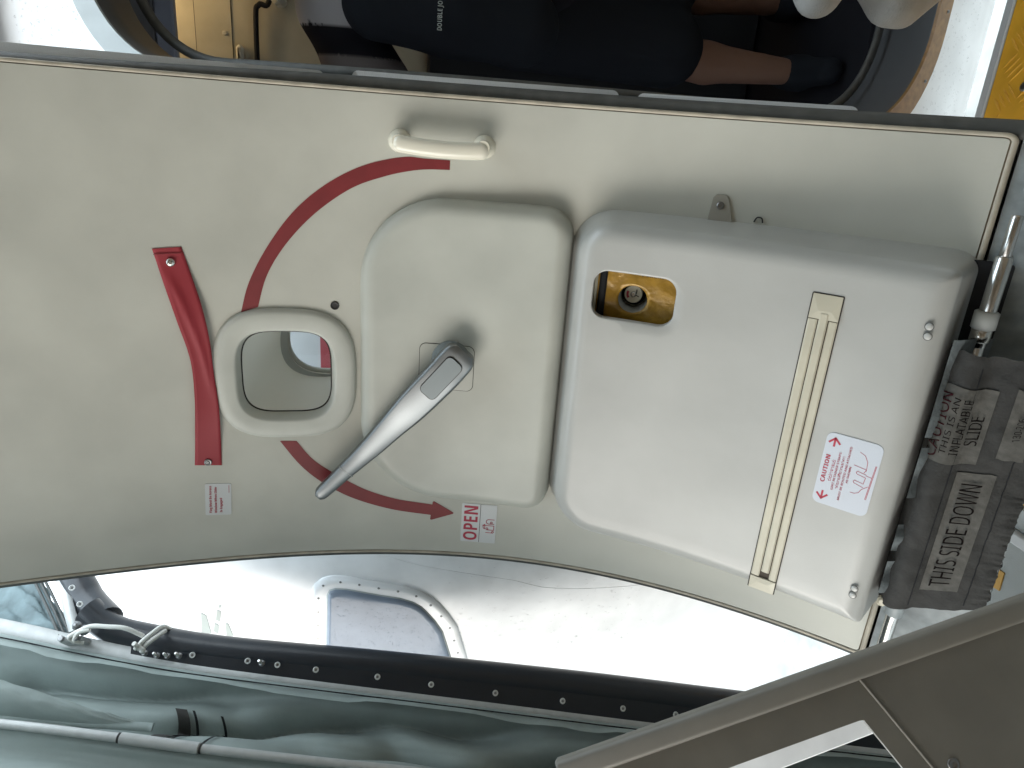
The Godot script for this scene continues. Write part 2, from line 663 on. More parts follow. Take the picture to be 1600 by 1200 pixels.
# ------------------------------------------------------------------ fuselage
func ring_sector(poly: PackedVector2Array, i0: int, i1: int, w0: float, w1: float, off: float, st: SurfaceTool) -> void:
	var a := PackedVector3Array()
	var b := PackedVector3Array()
	var c := PackedVector3Array()
	var d := PackedVector3Array()
	var n := poly.size()
	for k in range(i0, i1 + 1):
		var p := poly[k % n]
		var t := (poly[(k + 1) % n] - poly[(k - 1 + n) % n]).normalized()
		var nn := Vector2(t.y, -t.x)
		a.append(fp(p.x + nn.x * w1, p.y + nn.y * w1, 0.0))
		b.append(fp(p.x + nn.x * w1, p.y + nn.y * w1, off))
		c.append(fp(p.x + nn.x * w0, p.y + nn.y * w0, off))
		d.append(fp(p.x + nn.x * w0, p.y + nn.y * w0, -0.002))
	var g := 0
	for pr in [[a, b], [b, c], [c, d]]:
		g += 1
		st.set_smooth_group(g)
		loft(st, pr, false, false, false)
	st.set_smooth_group(9)
	quad(st, a[0], b[0], c[0], d[0])
	var e := a.size() - 1
	quad(st, d[e], c[e], b[e], a[e])
	st.set_smooth_group(0)

func dense(poly: PackedVector2Array, step: float) -> PackedVector2Array:
	var out := PackedVector2Array()
	for i in poly.size():
		var a := poly[i]
		var b := poly[(i + 1) % poly.size()]
		var k := maxi(1, int(ceil(a.distance_to(b) / step)))
		if a.distance_to(b) < 1e-5:
			continue
		for q in k:
			out.append(a.lerp(b, float(q) / k))
	return out

func fuselage() -> void:
	var t := thing("aircraft_fuselage", "white aircraft fuselage with open doorway, seen behind the opened door", "aircraft", Vector3.ZERO)
	var hole := dense(rrect(0.442, -1.425, 1.42, 0.440, [0.21, 0.21, 0.235, 0.235], 14), 0.04)
	var c := Vector2(0.95, -0.5)
	var outer := dense(PackedVector2Array([Vector2(4, -2.34), Vector2(4, 1.34), Vector2(-3.2, 1.34), Vector2(-3.2, -2.34)]), 0.1)
	var an := angles_of(hole, c, 260)
	for a in angles_of(outer, c, 120):
		an.append(a)
	an.sort()
	var an2 := PackedFloat64Array()
	for a in an:
		if an2.is_empty() or a - an2[an2.size() - 1] > 0.002:
			an2.append(a)
	var h := star(hole, c, an2)
	var o := star(outer, c, an2)
	var st := start()
	var rings := []
	for k in 61:
		rings.append(lift(lerp_ring(o, h, 1 - pow(1 - k / 60.0, 1.3)), func(x, y): return fp(x, y)))
	loft(st, rings)
	part(t, "skin", st, M.white_paint)
	# belly: closes the tube below the visible sheet
	st = start()
	sheet(st, 30, 10, func(u, v):
		var a := lerpf(-1.38, -2.6, v)
		return Vector3(lerpf(-3.2, 4, u), -0.5 + 1.88 * sin(a), -2.08 + 1.88 * cos(a) - 0.16 * pow(maxf(0, -0.45 - lerpf(-3.2, 4, u)), 1.5) - 0.012))
	part(t, "belly_skin", st, M.white_paint)
	# skin lap joint, a fine raised line on the nose
	# doorway reveal
	st = start()
	rings = []
	for k in [[0.0, 0.004], [-0.012, -0.004], [-0.10, -0.006], [-0.20, -0.012]]:
		var r := PackedVector3Array()
		for p in h:
			var q: Vector2 = c + (p - c) * (1.0 + float(k[1]))
			r.append(Vector3(q.x, q.y, fus(p.x, p.y) + k[0]))
		rings.append(r)
	loft(st, rings)
	part(t, "doorway_reveal", st, M.reveal)
	# grey edge rail running round inside the reveal
	st = start()
	var path := []
	for k in h.size() + 1:
		var p := h[k % h.size()]
		var q := c + (p - c) * 0.95
		path.append(Vector3(q.x, q.y, fus(p.x, p.y) - 0.14))
	sweep(st, path, [Vector2(-0.010, -0.003), Vector2(0.010, -0.003), Vector2(0.010, 0.003), Vector2(-0.010, 0.003)], Vector3(0, 0, 1), false)
	part(t, "reveal_rail", st, M.gasket)
	# pale frame band round the top of the doorway
	var n := hole.size()
	st = start()
	var idx_top := []
	for i in n:
		if hole[i].y > 0.1:
			idx_top.append(i)
	ring_sector(hole, idx_top[0], idx_top[idx_top.size() - 1], 0.0, 0.045, 0.004, st)
	part(t, "doorway_band", st, M.light_grey)
	# brown scuff plates round the sill, in sections
	var lo := []
	for i in n:
		if hole[i].y < -1.10:
			lo.append(i)
	var lf := []
	for i in lo:
		lf.append(i)
	var cuts := [0, int(lf.size() * 0.42), int(lf.size() * 0.66), lf.size() - 1]
	for k in 3:
		st = start()
		ring_sector(hole, lf[cuts[k]] , lf[cuts[k + 1]] - (0 if k == 2 else 1), -0.005, 0.054, 0.005, st)
		part(t, "sill_plate", st, M.brown_plate)
	st = start()
	lathe(st, [Vector2(0.004, 0), Vector2(0.004, 0.0015), Vector2(0.002, 0.002)], 10)
	st.generate_normals()
	var scr := st.commit()
	for k in 9:
		var i: int = lf[int(lerpf(2, lf.size() - 3, k / 8.0))]
		var p := hole[i]
		var tt := (hole[(i + 1) % n] - hole[i - 1]).normalized()
		var q := p + Vector2(tt.y, -tt.x) * 0.036
		again(t, "sill_screw", scr, M.dark_steel, Transform3D(Basis(), fp(q.x, q.y, 0.0055)))
	# cockpit side window
	var wcc := Vector2(-1.0, -0.16)
	var win := PackedVector2Array([Vector2(-1.3, 0.016), Vector2(-0.96, 0.0), Vector2(-0.745, -0.009), Vector2(-0.731, -0.014), Vector2(-0.723, -0.028), Vector2(-0.721, -0.055), Vector2(-0.738, -0.184), Vector2(-0.748, -0.215), Vector2(-0.762, -0.235), Vector2(-0.779, -0.250), Vector2(-0.81, -0.272), Vector2(-0.846, -0.292), Vector2(-0.988, -0.331), Vector2(-1.3, -0.372)])
	st = start()
	disc(st, win, wcc, fp, 0.0066)
	part(t, "cockpit_pane", st, M.cockpit_glass)
	var big := Geometry2D.offset_polygon(win, 0.0035, Geometry2D.JOIN_ROUND)[0]
	st = start()
	disc(st, big, wcc, fp, 0.0056)
	part(t, "pane_seal", st, M.light_grey)
	var big2 := Geometry2D.offset_polygon(win, 0.042, Geometry2D.JOIN_ROUND)[0]
	st = start()
	disc(st, big2, wcc, fp, 0.0042)
	part(t, "pane_frame", st, M.white_paint)
	var big3 := Geometry2D.offset_polygon(win, 0.024, Geometry2D.JOIN_ROUND)[0]
	var dn := dense(big3, 0.002)
	var run := 0.0
	st = start()
	lathe(st, [Vector2(0.0034, 0), Vector2(0.0028, 0.0008)], 10)
	st.generate_normals()
	var riv := st.commit()
	var cnt := 0
	for i in dn.size() - 1:
		run += dn[i].distance_to(dn[i + 1])
		if run > 0.046:
			run = 0.0
			if dn[i].x > -1.2:
				again(t, "rivet", riv, M.dark_steel, Transform3D(Basis(), fp(dn[i].x, dn[i].y, 0.0044)))
	st = start()
	var jl := [Vector2(-0.55, 0.9), Vector2(-0.60, -0.05), Vector2(-0.629, -0.22), Vector2(-0.675, -0.458), Vector2(-0.719, -0.631), Vector2(-0.78, -1.4)]
	var jp := []
	for q in resample(spline(jl, 4), 60):
		jp.append(fp(q.x, q.y, 0.0))
	tube(st, jp, 0.0006, 6)
	part(t, "skin_joint", st, M.white_paint)
	# faded print on the nose skin
	for q in [[[-0.985, 0.345], [-0.97, 0.315], [-0.905, 0.322], [-0.90, 0.336]], [[-0.965, 0.295], [-0.93, 0.290], [-0.925, 0.300], [-0.96, 0.308]], [[-0.915, 0.285], [-0.875, 0.278], [-0.872, 0.288], [-0.912, 0.296]], [[-0.866, 0.280], [-0.852, 0.274], [-0.854, 0.282]], [[-0.965, 0.272], [-0.958, 0.252], [-0.915, 0.262], [-0.916, 0.270]]]:
		var pl := PackedVector2Array()
		for w in q:
			pl.append(Vector2(w[0], w[1]))
		st = start()
		plate(st, pl, func(x, y): return fp(x, y, 0.0012), func(x, y): return fp(x, y, 0.0))
		part(t, "printed_mark", st, M.mark_grey)
	st = start()
	plate(st, PackedVector2Array([Vector2(-0.985, 0.246), Vector2(-0.985, 0.236), Vector2(-0.960, 0.238), Vector2(-0.960, 0.246)]), func(x, y): return fp(x, y, 0.0012), func(x, y): return fp(x, y, 0.0))
	part(t, "printed_mark", st, M.mark_orange)
	st = start()
	plate(st, rrect(-0.30, -0.30, 0.12, -0.0045, [0.01, 0.01, 0.01, 0.01], 3), func(x, y): return fp(x, y, 0.0012), func(x, y): return fp(x, y, 0.0))
	part(t, "red_band", st, M.red_paint)
	# cabin behind the doorway
	st = start()
	cbox(st, Vector3(3.0, 0.04, 1.9), 0.003)
	part(t, "cabin_floor", st, M.carpet, Transform3D(Basis(), Vector3(1.2, -1.42, -1.6)))
	st = start()
	cbox(st, Vector3(3.0, 0.04, 2.4), 0.003)
	part(t, "cabin_ceiling", st, M.cabin_grey, Transform3D(Basis(), Vector3(1.2, 0.74, -1.7)))
	st = start()
	cbox(st, Vector3(0.04, 2.3, 2.0), 0.003)
	part(t, "cabin_side_wall", st, M.cabin_grey, Transform3D(Basis(), Vector3(-0.2, -0.4, -1.55)))
	st = start()
	cbox(st, Vector3(0.04, 2.3, 2.0), 0.003)
	part(t, "cabin_side_wall", st, M.cabin_wall, Transform3D(Basis(), Vector3(2.4, -0.4, -1.55)))
	var wy := 0.485
	st = start()
	cbox(st, Vector3(2.6, wy + 1.4, 0.05), 0.006)
	var w := part(t, "cabin_wall", st, M.cabin_wall, Transform3D(Basis(), Vector3(1.1, (wy - 1.4) / 2, -1.325)))
	st = start()
	cbox(st, Vector3(2.6, 0.05, 0.04), 0.006)
	part(t, "cabin_header", st, M.cabin_blue, Transform3D(Basis(), Vector3(1.1, 0.437, -1.02)))
	st = start()
	cbox(st, Vector3(2.6, 0.30, 0.05), 0.004)
	part(t, "cabin_header_panel", st, M.cabin_grey, Transform3D(Basis(), Vector3(1.1, 0.612, -1.03)))
	st = start()
	cbox(st, Vector3(2.6, 1.10, 0.06), 0.006)
	part(t, "galley_cart_front", st, M.black, Transform3D(Basis(), Vector3(1.1, -0.83, -1.27)))
	# hatch in the wall: a dark recessed line and a flush leaf
	st = start()
	plate(st, rrect(0.30, 0.316, 0.74, 0.424, [0.008, 0.008, 0.008, 0.008], 3), func(x, y): return Vector3(x, y, 0.0015), func(x, y): return Vector3(x, y, 0.0))
	var hl := part(t, "hatch_joint", st, M.gap, Transform3D(Basis(), Vector3(0, 0, -1.3)))
	st = start()
	plate(st, rrect(0.302, 0.318, 0.738, 0.422, [0.008, 0.008, 0.008, 0.008], 3), func(x, y): return Vector3(x, y, 0.003), func(x, y): return Vector3(x, y, 0.0))
	part(t, "hatch", st, M.cabin_wall, Transform3D(Basis(), Vector3(0, 0, -1.3)))
	st = start()
	cbox(st, Vector3(0.012, 0.014, 0.006), 0.002)
	part(t, "hatch_latch", st, M.cream, Transform3D(Basis(), Vector3(0.585, 0.338, -1.296)))
	st = start()
	cbox(st, Vector3(0.05, 0.022, 0.03), 0.008)
	part(t, "wall_knob", st, M.cream, Transform3D(Basis(), Vector3(0.53, 0.295, -1.288)))
	st = start()
	tube(st, spline([Vector3(0.3, 0.245, -1.28), Vector3(0.62, 0.243, -1.28), Vector3(0.67, 0.232, -1.28), Vector3(0.69, 0.2, -1.28), Vector3(0.9, 0.19, -1.28)], 8), 0.008, 10)
	part(t, "dark_cord", st, M.black)
	st = start()
	cbox(st, Vector3(0.5, 0.04, 0.09), 0.01)
	part(t, "folded_seat", st, M.cream, Transform3D(Basis(), Vector3(0.92, 0.17, -1.26)))
	# ceiling light over the galley wall
	st = start()
	cbox(st, Vector3(0.7, 0.02, 0.12), 0.004)
	part(t, "ceiling_light", st, M.lamp_glow, Transform3D(Basis(), Vector3(0.9, 0.60, -1.19)))
	var al := AreaLight3D.new()
	al.name = "ceiling_light_source"
	al.area_size = Vector2(0.7, 0.12)
	al.light_color = Color(1, 0.92, 0.78)
	al.light_energy = 0.012
	al.shadow_enabled = true
	al.transform = Transform3D(Basis(Vector3.RIGHT, -PI / 2), Vector3(0.9, 0.585, -1.19))
	t.add_child(al)
	# water drops on the skin over the doorway
	var g := RandomNumberGenerator.new()
	g.seed = 77
	var ball := SphereMesh.new()
	ball.radius = 1.0
	ball.height = 2.0
	ball.radial_segments = 10
	ball.rings = 5
	var mm := MultiMesh.new()
	mm.transform_format = MultiMesh.TRANSFORM_3D
	mm.mesh = ball
	mm.instance_count = 1500
	for i in 1500:
		var x := 0.0
		var y := 0.0
		var k := i % 3
		if k == 0:
			x = g.randf_range(0.40, 0.7)
			y = g.randf_range(0.46, 0.62)
		elif k == 1:
			x = g.randf_range(-1.1, -0.6)
			y = g.randf_range(-0.9, -0.3)
		else:
			x = g.randf_range(0.45, 0.9)
			y = g.randf_range(-1.7, -1.47)
		var lift_by := 0.0004
		if i >= 900:
			x = g.randf_range(-1.0, -0.735)
			y = g.randf_range(-0.32, -0.01)
			while not Geometry2D.is_point_in_polygon(Vector2(x, y), win):
				x = g.randf_range(-1.0, -0.735)
				y = g.randf_range(-0.32, -0.01)
			lift_by = 0.0068
		var s := g.randf_range(0.0008, 0.0022) * (0.55 if i >= 900 else 1.0)
		mm.set_instance_transform(i, Transform3D(Basis.from_scale(Vector3(s, s * g.randf_range(1, 2.2), s * 0.6)), fp(x, y, lift_by)))
	var mi := MultiMeshInstance3D.new()
	mi.name = "rain_drops"
	mi.multimesh = mm
	mi.material_override = M.water
	mi.set_meta("kind", "stuff")
	t.add_child(mi)

# ------------------------------------------------------------------ canopy
func canopy() -> void:
	var t := thing("bridge_canopy", "grey-green canvas canopy of the boarding bridge with black bumper tube", "canopy", Vector3.ZERO)
	var bp_ := spline([Vector3(-0.775, 0.555, -0.315), Vector3(-0.808, 0.495, -0.283), Vector3(-0.824, 0.412, -0.261), Vector3(-0.838, 0.232, -0.217), Vector3(-0.845, -0.145, -0.139), Vector3(-0.856, -0.596, -0.041), Vector3(-0.869, -0.897, 0.026), Vector3(-0.892, -1.40, 0.138)], 8)
	var st := start()
	tube(st, bp_, 0.034, 18)
	part(t, "side_bumper", st, M.rubber)
	st = start()
	tube(st, spline([Vector3(-0.80, 0.51, -0.30), Vector3(-0.792, 0.572, -0.37), Vector3(-0.764, 0.623, -0.435), Vector3(-0.701, 0.786, -0.655), Vector3(-0.6, 0.95, -0.86)], 8), 0.038, 18)
	part(t, "top_bumper", st, M.rubber)
	st = start()
	sweep(st, spline([Vector3(-0.812, 0.575, -0.285), Vector3(-0.79, 0.60, -0.33), Vector3(-0.762, 0.649, -0.42), Vector3(-0.70, 0.811, -0.642), Vector3(-0.6, 1.0, -0.86)], 6), [Vector2(-0.012, -0.010), Vector2(0.012, -0.010), Vector2(0.012, 0.010), Vector2(-0.012, 0.010)], Vector3(1, 0.3, 0))
	part(t, "top_rail", st, M.alu)
	# flap of the bumper, screwed to the side rail
	var r1 := spline([Vector3(-0.775, 0.92, -0.34), Vector3(-0.785, 0.826, -0.316), Vector3(-0.805, 0.664, -0.275), Vector3(-0.818, 0.576, -0.252), Vector3(-0.843, 0.37, -0.201), Vector3(-0.857, 0.15, -0.15), Vector3(-0.883, -0.438, -0.019), Vector3(-0.9, -0.806, 0.062), Vector3(-0.925, -1.45, 0.20)], 8)
	st = start()
	sweep(st, r1, [Vector2(-0.018, -0.004), Vector2(0.018, -0.004), Vector2(0.020, 0.0), Vector2(0.018, 0.004), Vector2(-0.018, 0.004), Vector2(-0.020, 0.0)], Vector3(0.85, 0.1, 0.5))
	part(t, "side_rail", st, M.alu)
	st = start()
	var qa := resample3(bp_, 60)
	var qb := resample3(r1, 60)
	for i in 59:
		if qa[i].y > 0.44:
			continue
		var ja := near_y(qb, qa[i].y)
		var jb := near_y(qb, qa[i + 1].y)
		var o1 := Vector3(0.016, 0, 0.028)
		quad(st, qa[i] + o1, ja + Vector3(0.002, 0, 0.002), jb + Vector3(0.002, 0, 0.002), qa[i + 1] + o1)
	part(t, "bumper_flange", st, M.rubber)
	# small fixings along the rail
	st = start()
	lathe(st, [Vector2(0.0068, 0.0), Vector2(0.0068, 0.0012), Vector2(0.0058, 0.0018), Vector2(0.0045, 0.0016), Vector2(0.0040, 0.0004)], 16)
	st.generate_normals()
	var wash := st.commit()
	st = start()
	lathe(st, [Vector2(0.0032, 0.0), Vector2(0.0030, 0.0016), Vector2(0.0015, 0.0012)], 10)
	st.generate_normals()
	var head := st.commit()
	var face := Basis.looking_at(-Vector3(0.62, -0.1, 0.78), Vector3.UP)
	var spots := [Vector3(-0.700, 0.571, -0.301), Vector3(-0.735, 0.553, -0.285), Vector3(-0.827, 0.295, -0.197), Vector3(-0.830, 0.168, -0.169), Vector3(-0.834, 0.100, -0.154), Vector3(-0.838, 0.012, -0.134), Vector3(-0.843, -0.129, -0.103), Vector3(-0.851, -0.252, -0.075), Vector3(-0.859, -0.399, -0.042), Vector3(-0.865, -0.553, -0.008), Vector3(-0.871, -0.691, 0.023), Vector3(-0.876, -0.812, 0.049)]
	for p in spots:
		var wn := again(t, "washer", wash, M.zinc, Transform3D(face, p + Vector3(0.006, 0, 0.008)))
		again(wn, "screw", head, M.dark_steel, Transform3D())
	st = start()
	lathe(st, [Vector2(0.004, 0.0), Vector2(0.004, 0.016), Vector2(0.0025, 0.018)], 10)
	st.generate_normals()
	var pin := st.commit()
	st = start()
	lathe(st, [Vector2(0.0075, 0.0), Vector2(0.0075, 0.005), Vector2(0.004, 0.006)], 6)
	st.generate_normals()
	var nut := st.commit()
	var f2 := Basis.looking_at(-Vector3(0.80, 0.35, 0.35), Vector3.UP)
	for p in [Vector3(-0.822, 0.401, -0.205), Vector3(-0.826, 0.373, -0.199), Vector3(-0.826, 0.350, -0.195), Vector3(-0.823, 0.323, -0.190), Vector3(-0.825, 0.134, -0.150)]:
		var b := again(t, "stud", pin, M.steel, Transform3D(f2, p))
		again(b, "nut", nut, M.dark_steel, Transform3D())
	# corner bracket
	st = start()
	var cb := Basis.looking_at(-Vector3(0.75, 0.1, 0.6), Vector3.UP)
	cbox(st, Vector3(0.012, 0.05, 0.05), 0.002)
	var br := part(t, "corner_bracket", st, M.alu, Transform3D(cb, Vector3(-0.80, 0.557, -0.236)))
	for q in [Vector3(0.0, 0.016, 0.03), Vector3(0.0, -0.016, 0.03)]:
		again(br, "nut", nut, M.dark_steel, Transform3D(Basis(), q))
	st = start()
	lathe(st, [Vector2(0.012, 0.0), Vector2(0.012, 0.004), Vector2(0.0065, 0.0045), Vector2(0.0065, 0.012), Vector2(0.003, 0.014)], 12)
	part(t, "corner_bolt", st, M.dark_steel, Transform3D(cb, Vector3(-0.772, 0.534, -0.236)))
	st = start()
	lathe(st, [Vector2(0.010, 0.0), Vector2(0.010, 0.004), Vector2(0.0055, 0.0045), Vector2(0.0055, 0.012), Vector2(0.003, 0.014)], 12)
	part(t, "corner_bolt", st, M.dark_steel, Transform3D(cb, Vector3(-0.765, 0.552, -0.245)))
	# canvas wall with folds
	var n := FastNoiseLite.new()
	n.seed = 12
	n.frequency = 1.1
	n.fractal_octaves = 3
	var top := []
	for q in [Vector3(-0.775, 0.92, -0.34), Vector3(-0.785, 0.826, -0.316), Vector3(-0.805, 0.664, -0.275), Vector3(-0.818, 0.576, -0.252), Vector3(-0.843, 0.37, -0.201), Vector3(-0.857, 0.15, -0.15), Vector3(-0.883, -0.438, -0.019), Vector3(-0.9, -0.806, 0.062), Vector3(-0.925, -1.45, 0.20)]:
		top.append(q + Vector3(-0.008, 0.0, -0.004))
	var rail2 := [Vector3(-0.735, 0.90, -0.01), Vector3(-0.744, 0.576, 0.057), Vector3(-0.752, 0.361, 0.105), Vector3(-0.761, 0.203, 0.14), Vector3(-0.768, -0.021, 0.189), Vector3(-0.775, -0.26, 0.241), Vector3(-0.792, -0.619, 0.321), Vector3(-0.82, -1.45, 0.48)]
	var ca := Curve3D.new()
	var cb2 := Curve3D.new()
	for p in spline(top, 6):
		ca.add_point(p)
	for p in spline(rail2, 6):
		cb2.add_point(p)
	var la := ca.get_baked_length()
	var lb := cb2.get_baked_length()
	st = start()
	sheet(st, 150, 60, func(u, v):
		var a := ca.sample_baked(u * la)
		var b := cb2.sample_baked(u * lb)
		var p := a.lerp(b, v)
		var out := Vector3(-0.85, 0.1, -0.4).normalized()
		var deep := sin(PI * v)
		var fold := fold_of(u, v, n) * smoothstep(0.05, 0.25, v)
		return p + out * (deep * 0.12 + fold * deep - 0.004 * (1 - v)))
	part(t, "canvas_wall", st, M.canvas)
	# hem flap lying on the rail
	st = start()
	sheet(st, 60, 6, func(u, v):
		var a := ca.sample_baked(u * la)
		var b := cb2.sample_baked(u * lb)
		return a.lerp(b, 0.07 + v * 0.13) + Vector3(0.012, 0, 0.008) * (1 - v * 0.6) + Vector3(0.006, 0, 0.0) * sin(u * 30.0 + n.get_noise_2d(u * 8, 1) * 4.0) * v)
	part(t, "canvas_hem", st, M.canvas)
	# stitched seam along the hem
	st = start()
	path_on(st, ca, cb2, la, lb, 0.12, 0.0015)
	part(t, "seam", st, M.black)
	# second rail
	st = start()
	sweep(st, spline(rail2, 8), circle2(0.0085, 12, 0.0085), Vector3(0.8, 0, 0.5))
	part(t, "inner_rail", st, M.alu)
	for u in [0.232, 0.297]:
		st = start()
		var q := cb2.sample_baked(u * lb)
		var q2 := cb2.sample_baked(u * lb + 0.004)
		tube(st, [q, q2], 0.0095, 12)
		part(t, "rail_joint", st, M.gap)
	st = start()
	sweep(st, [cb2.sample_baked(0.232 * lb + 0.005), cb2.sample_baked(0.297 * lb - 0.002)], circle2(0.0105, 12), Vector3(0.8, 0, 0.5))
	part(t, "rail_sleeve", st, M.alu)
	# lower canvas beyond the inner rail
	var low := [Vector3(-0.70, 0.90, 0.15), Vector3(-0.717, 0.498, 0.226), Vector3(-0.724, 0.307, 0.268), Vector3(-0.723, 0.167, 0.297), Vector3(-0.719, -0.033, 0.336), Vector3(-0.724, -0.245, 0.382), Vector3(-0.73, -0.564, 0.446), Vector3(-0.74, -1.45, 0.62)]
	var cc := Curve3D.new()
	for p in spline(low, 6):
		cc.add_point(p)
	var lc := cc.get_baked_length()
	st = start()
	sheet(st, 100, 24, func(u, v):
		var a := cb2.sample_baked(u * lb) + Vector3(-0.012, 0, -0.006)
		var b := cc.sample_baked(u * lc)
		return a.lerp(b, v) + Vector3(-0.8, 0, -0.4) * (0.05 * sin(PI * minf(1.0, v * 1.2)) + 0.012 * n.get_noise_2d(u * 4 + 9, v * 3)))
	part(t, "lower_canvas", st, M.canvas)
	st = start()
	sheet(st, 60, 8, func(u, v):
		var b := cc.sample_baked(u * lc)
		return b.lerp(Vector3(-0.73, b.y, 0.53), v) + Vector3(-0.04 * sin(PI * v), 0, 0.015 * n.get_noise_2d(u * 4, v)))
	part(t, "lower_canvas", st, M.canvas)
	# loose triangular flap with a thick hem
	st = start()
	var fa := Vector3(-0.700, 0.70, -0.06)
	var fb := Vector3(-0.787, 0.311, 0.052)
	var fc := Vector3(-0.780, 0.72, -0.02)
	sheet(st, 24, 12, func(u, v):
		var a := fa.lerp(fb, u)
		var b := fc.lerp(fb + Vector3(-0.002, 0.004, 0.002), u)
		return a.lerp(b, v) + Vector3(0.02, 0, 0.01) * sin(PI * v) * (1 - u) + Vector3(0.006, 0, 0) * n.get_noise_2d(u * 5, v * 2))
	part(t, "loose_flap", st, M.canvas)
	st = start()
	sweep(st, spline([fc + Vector3(0.005, 0, 0.004), Vector3(-0.787, 0.487, 0.02), fb + Vector3(0.003, 0, 0.004)], 10), [Vector2(-0.008, -0.003), Vector2(0.008, -0.003), Vector2(0.008, 0.003), Vector2(-0.008, 0.003)], Vector3(0.8, 0, 0.6))
	part(t, "flap_hem", st, M.canvas)
	# canvas pocket panels with open slit
	for pr in [[0.258, 0.269, M.gap], [0.274, 0.2765, M.black], [0.300, 0.3025, M.black]]:
		st = start()
		var u0: float = pr[0]
		var u1: float = pr[1]
		sheet(st, 1, 20, func(u, v):
			var vv := lerpf(0.42, 0.95, v)
			var uu := lerpf(u0, u1, u) + 0.006 * sin(v * 5.0)
			var a := ca.sample_baked(uu * la)
			var b := cb2.sample_baked(uu * lb)
			var deep := sin(PI * vv)
			var fold := fold_of(uu, vv, n)
			return a.lerp(b, vv) + Vector3(-0.85, 0.1, -0.4).normalized() * (deep * 0.12 + fold * deep - 0.010))
		part(t, "canvas_slit" if pr[2] == M.gap else "canvas_seam", st, pr[2])
	# pale translucent gusset in the top corner
	st = start()
	var ga := [Vector3(-0.823, 0.57, -0.262), Vector3(-0.70, 0.811, -0.65), Vector3(-0.6, 1.0, -0.87)]
	sheet(st, 30, 20, func(u, v):
		var a: Vector3 = Vector3(-0.822, 0.572, -0.262).lerp(Vector3(-0.62, 0.98, -0.85), u)
		var b: Vector3 = Vector3(-0.822, 0.571, -0.258).lerp(Vector3(-0.78, 0.95, -0.36), u)
		return a.lerp(b, v) + Vector3(-0.05, 0.04, 0.0) * sin(PI * v) * u + Vector3(-0.02, 0.02, 0) * n.get_noise_2d(u * 3, v * 3))
	part(t, "corner_gusset", st, M.canvas_pale)
	for s in 3:
		st = start()
		var off := 0.012 * s
		tube(st, spline([Vector3(-0.812 + off * 0.2, 0.580 + off, -0.268), Vector3(-0.775, 0.66 + off, -0.385), Vector3(-0.69, 0.83 + off, -0.61)], 6), 0.0035, 8)
		part(t, "gusset_piping", st, M.gasket)
	# canopy roof and far side, above and beside the camera
	st = start()
	sheet(st, 20, 30, func(u, v):
		return Vector3(lerpf(-1.0, 1.95, u), 1.15 + 0.10 * sin(u * PI), lerpf(0.35, 0.95, v)))
	part(t, "roof_canvas", st, M.canvas)
	st = start()
	sheet(st, 20, 30, func(u, v):
		return Vector3(lerpf(-1.15, 1.95, u), 1.2, lerpf(2.3, 4.0, v)))
	part(t, "roof_panel", st, M.cab_wall)
	st = start()
	sheet(st, 12, 12, func(u, v):
		return Vector3(lerpf(-0.35, 1.95, u), 1.2, lerpf(0.95, 2.3, v)))
	part(t, "roof_panel", st, M.cab_wall)
	st = start()
	sheet(st, 12, 12, func(u, v):
		return Vector3(1.97, lerpf(-1.5, 1.2, u), lerpf(0.8, 4.0, v)))
	part(t, "far_side_panel", st, M.cab_wall)
	st = start()
	sheet(st, 12, 8, func(u, v):
		return Vector3(1.97, lerpf(-1.2, 1.2, u), lerpf(-0.3, 0.8, v)))
	part(t, "far_side_canvas", st, M.cab_wall)
	st = start()
	sheet(st, 12, 12, func(u, v):
		return Vector3(lerpf(-1.1, 2.0, u), lerpf(-1.5, 1.3, v), 4.0))
	part(t, "back_panel", st, M.cab_wall)
	st = start()
	sheet(st, 12, 12, func(u, v):
		return Vector3(-1.15, lerpf(-1.5, 1.2, u), lerpf(1.8, 4.0, v)))
	part(t, "near_side_panel", st, M.cab_wall)

	# rope tied round the corner
	var ro := thing("white_rope", "thin white rope tied round the bumper tube at the canopy corner", "rope", Vector3(-0.77, 0.5, -0.2))
	var base := Vector3(-0.77, 0.5, -0.2)
	var r0 := 0.0052
	for l in [
		[Vector3(-0.792, 0.552, -0.222), Vector3(-0.774, 0.560, -0.219), Vector3(-0.757, 0.531, -0.222), Vector3(-0.748, 0.509, -0.220), Vector3(-0.746, 0.473, -0.212), Vector3(-0.748, 0.436, -0.206), Vector3(-0.772, 0.400, -0.205)],
		[Vector3(-0.795, 0.535, -0.220), Vector3(-0.780, 0.548, -0.214), Vector3(-0.762, 0.538, -0.218), Vector3(-0.756, 0.515, -0.218)],
		[Vector3(-0.800, 0.411, -0.196), Vector3(-0.779, 0.402, -0.191), Vector3(-0.769, 0.385, -0.205), Vector3(-0.772, 0.368, -0.235), Vector3(-0.80, 0.36, -0.26)],
		[Vector3(-0.803, 0.405, -0.193), Vector3(-0.785, 0.392, -0.190), Vector3(-0.776, 0.376, -0.200), Vector3(-0.780, 0.36, -0.23)],
		[Vector3(-0.797, 0.416, -0.195), Vector3(-0.780, 0.409, -0.182), Vector3(-0.768, 0.412, -0.177)],
		[Vector3(-0.783, 0.408, -0.186), Vector3(-0.792, 0.396, -0.182), Vector3(-0.798, 0.402, -0.186)]]:
		var pp := []
		for q in l:
			pp.append(q - base)
		st = start()
		tube(st, spline(pp, 8), r0, 9)
		part(ro, "strand", st, M.rope)
	ro.position = base

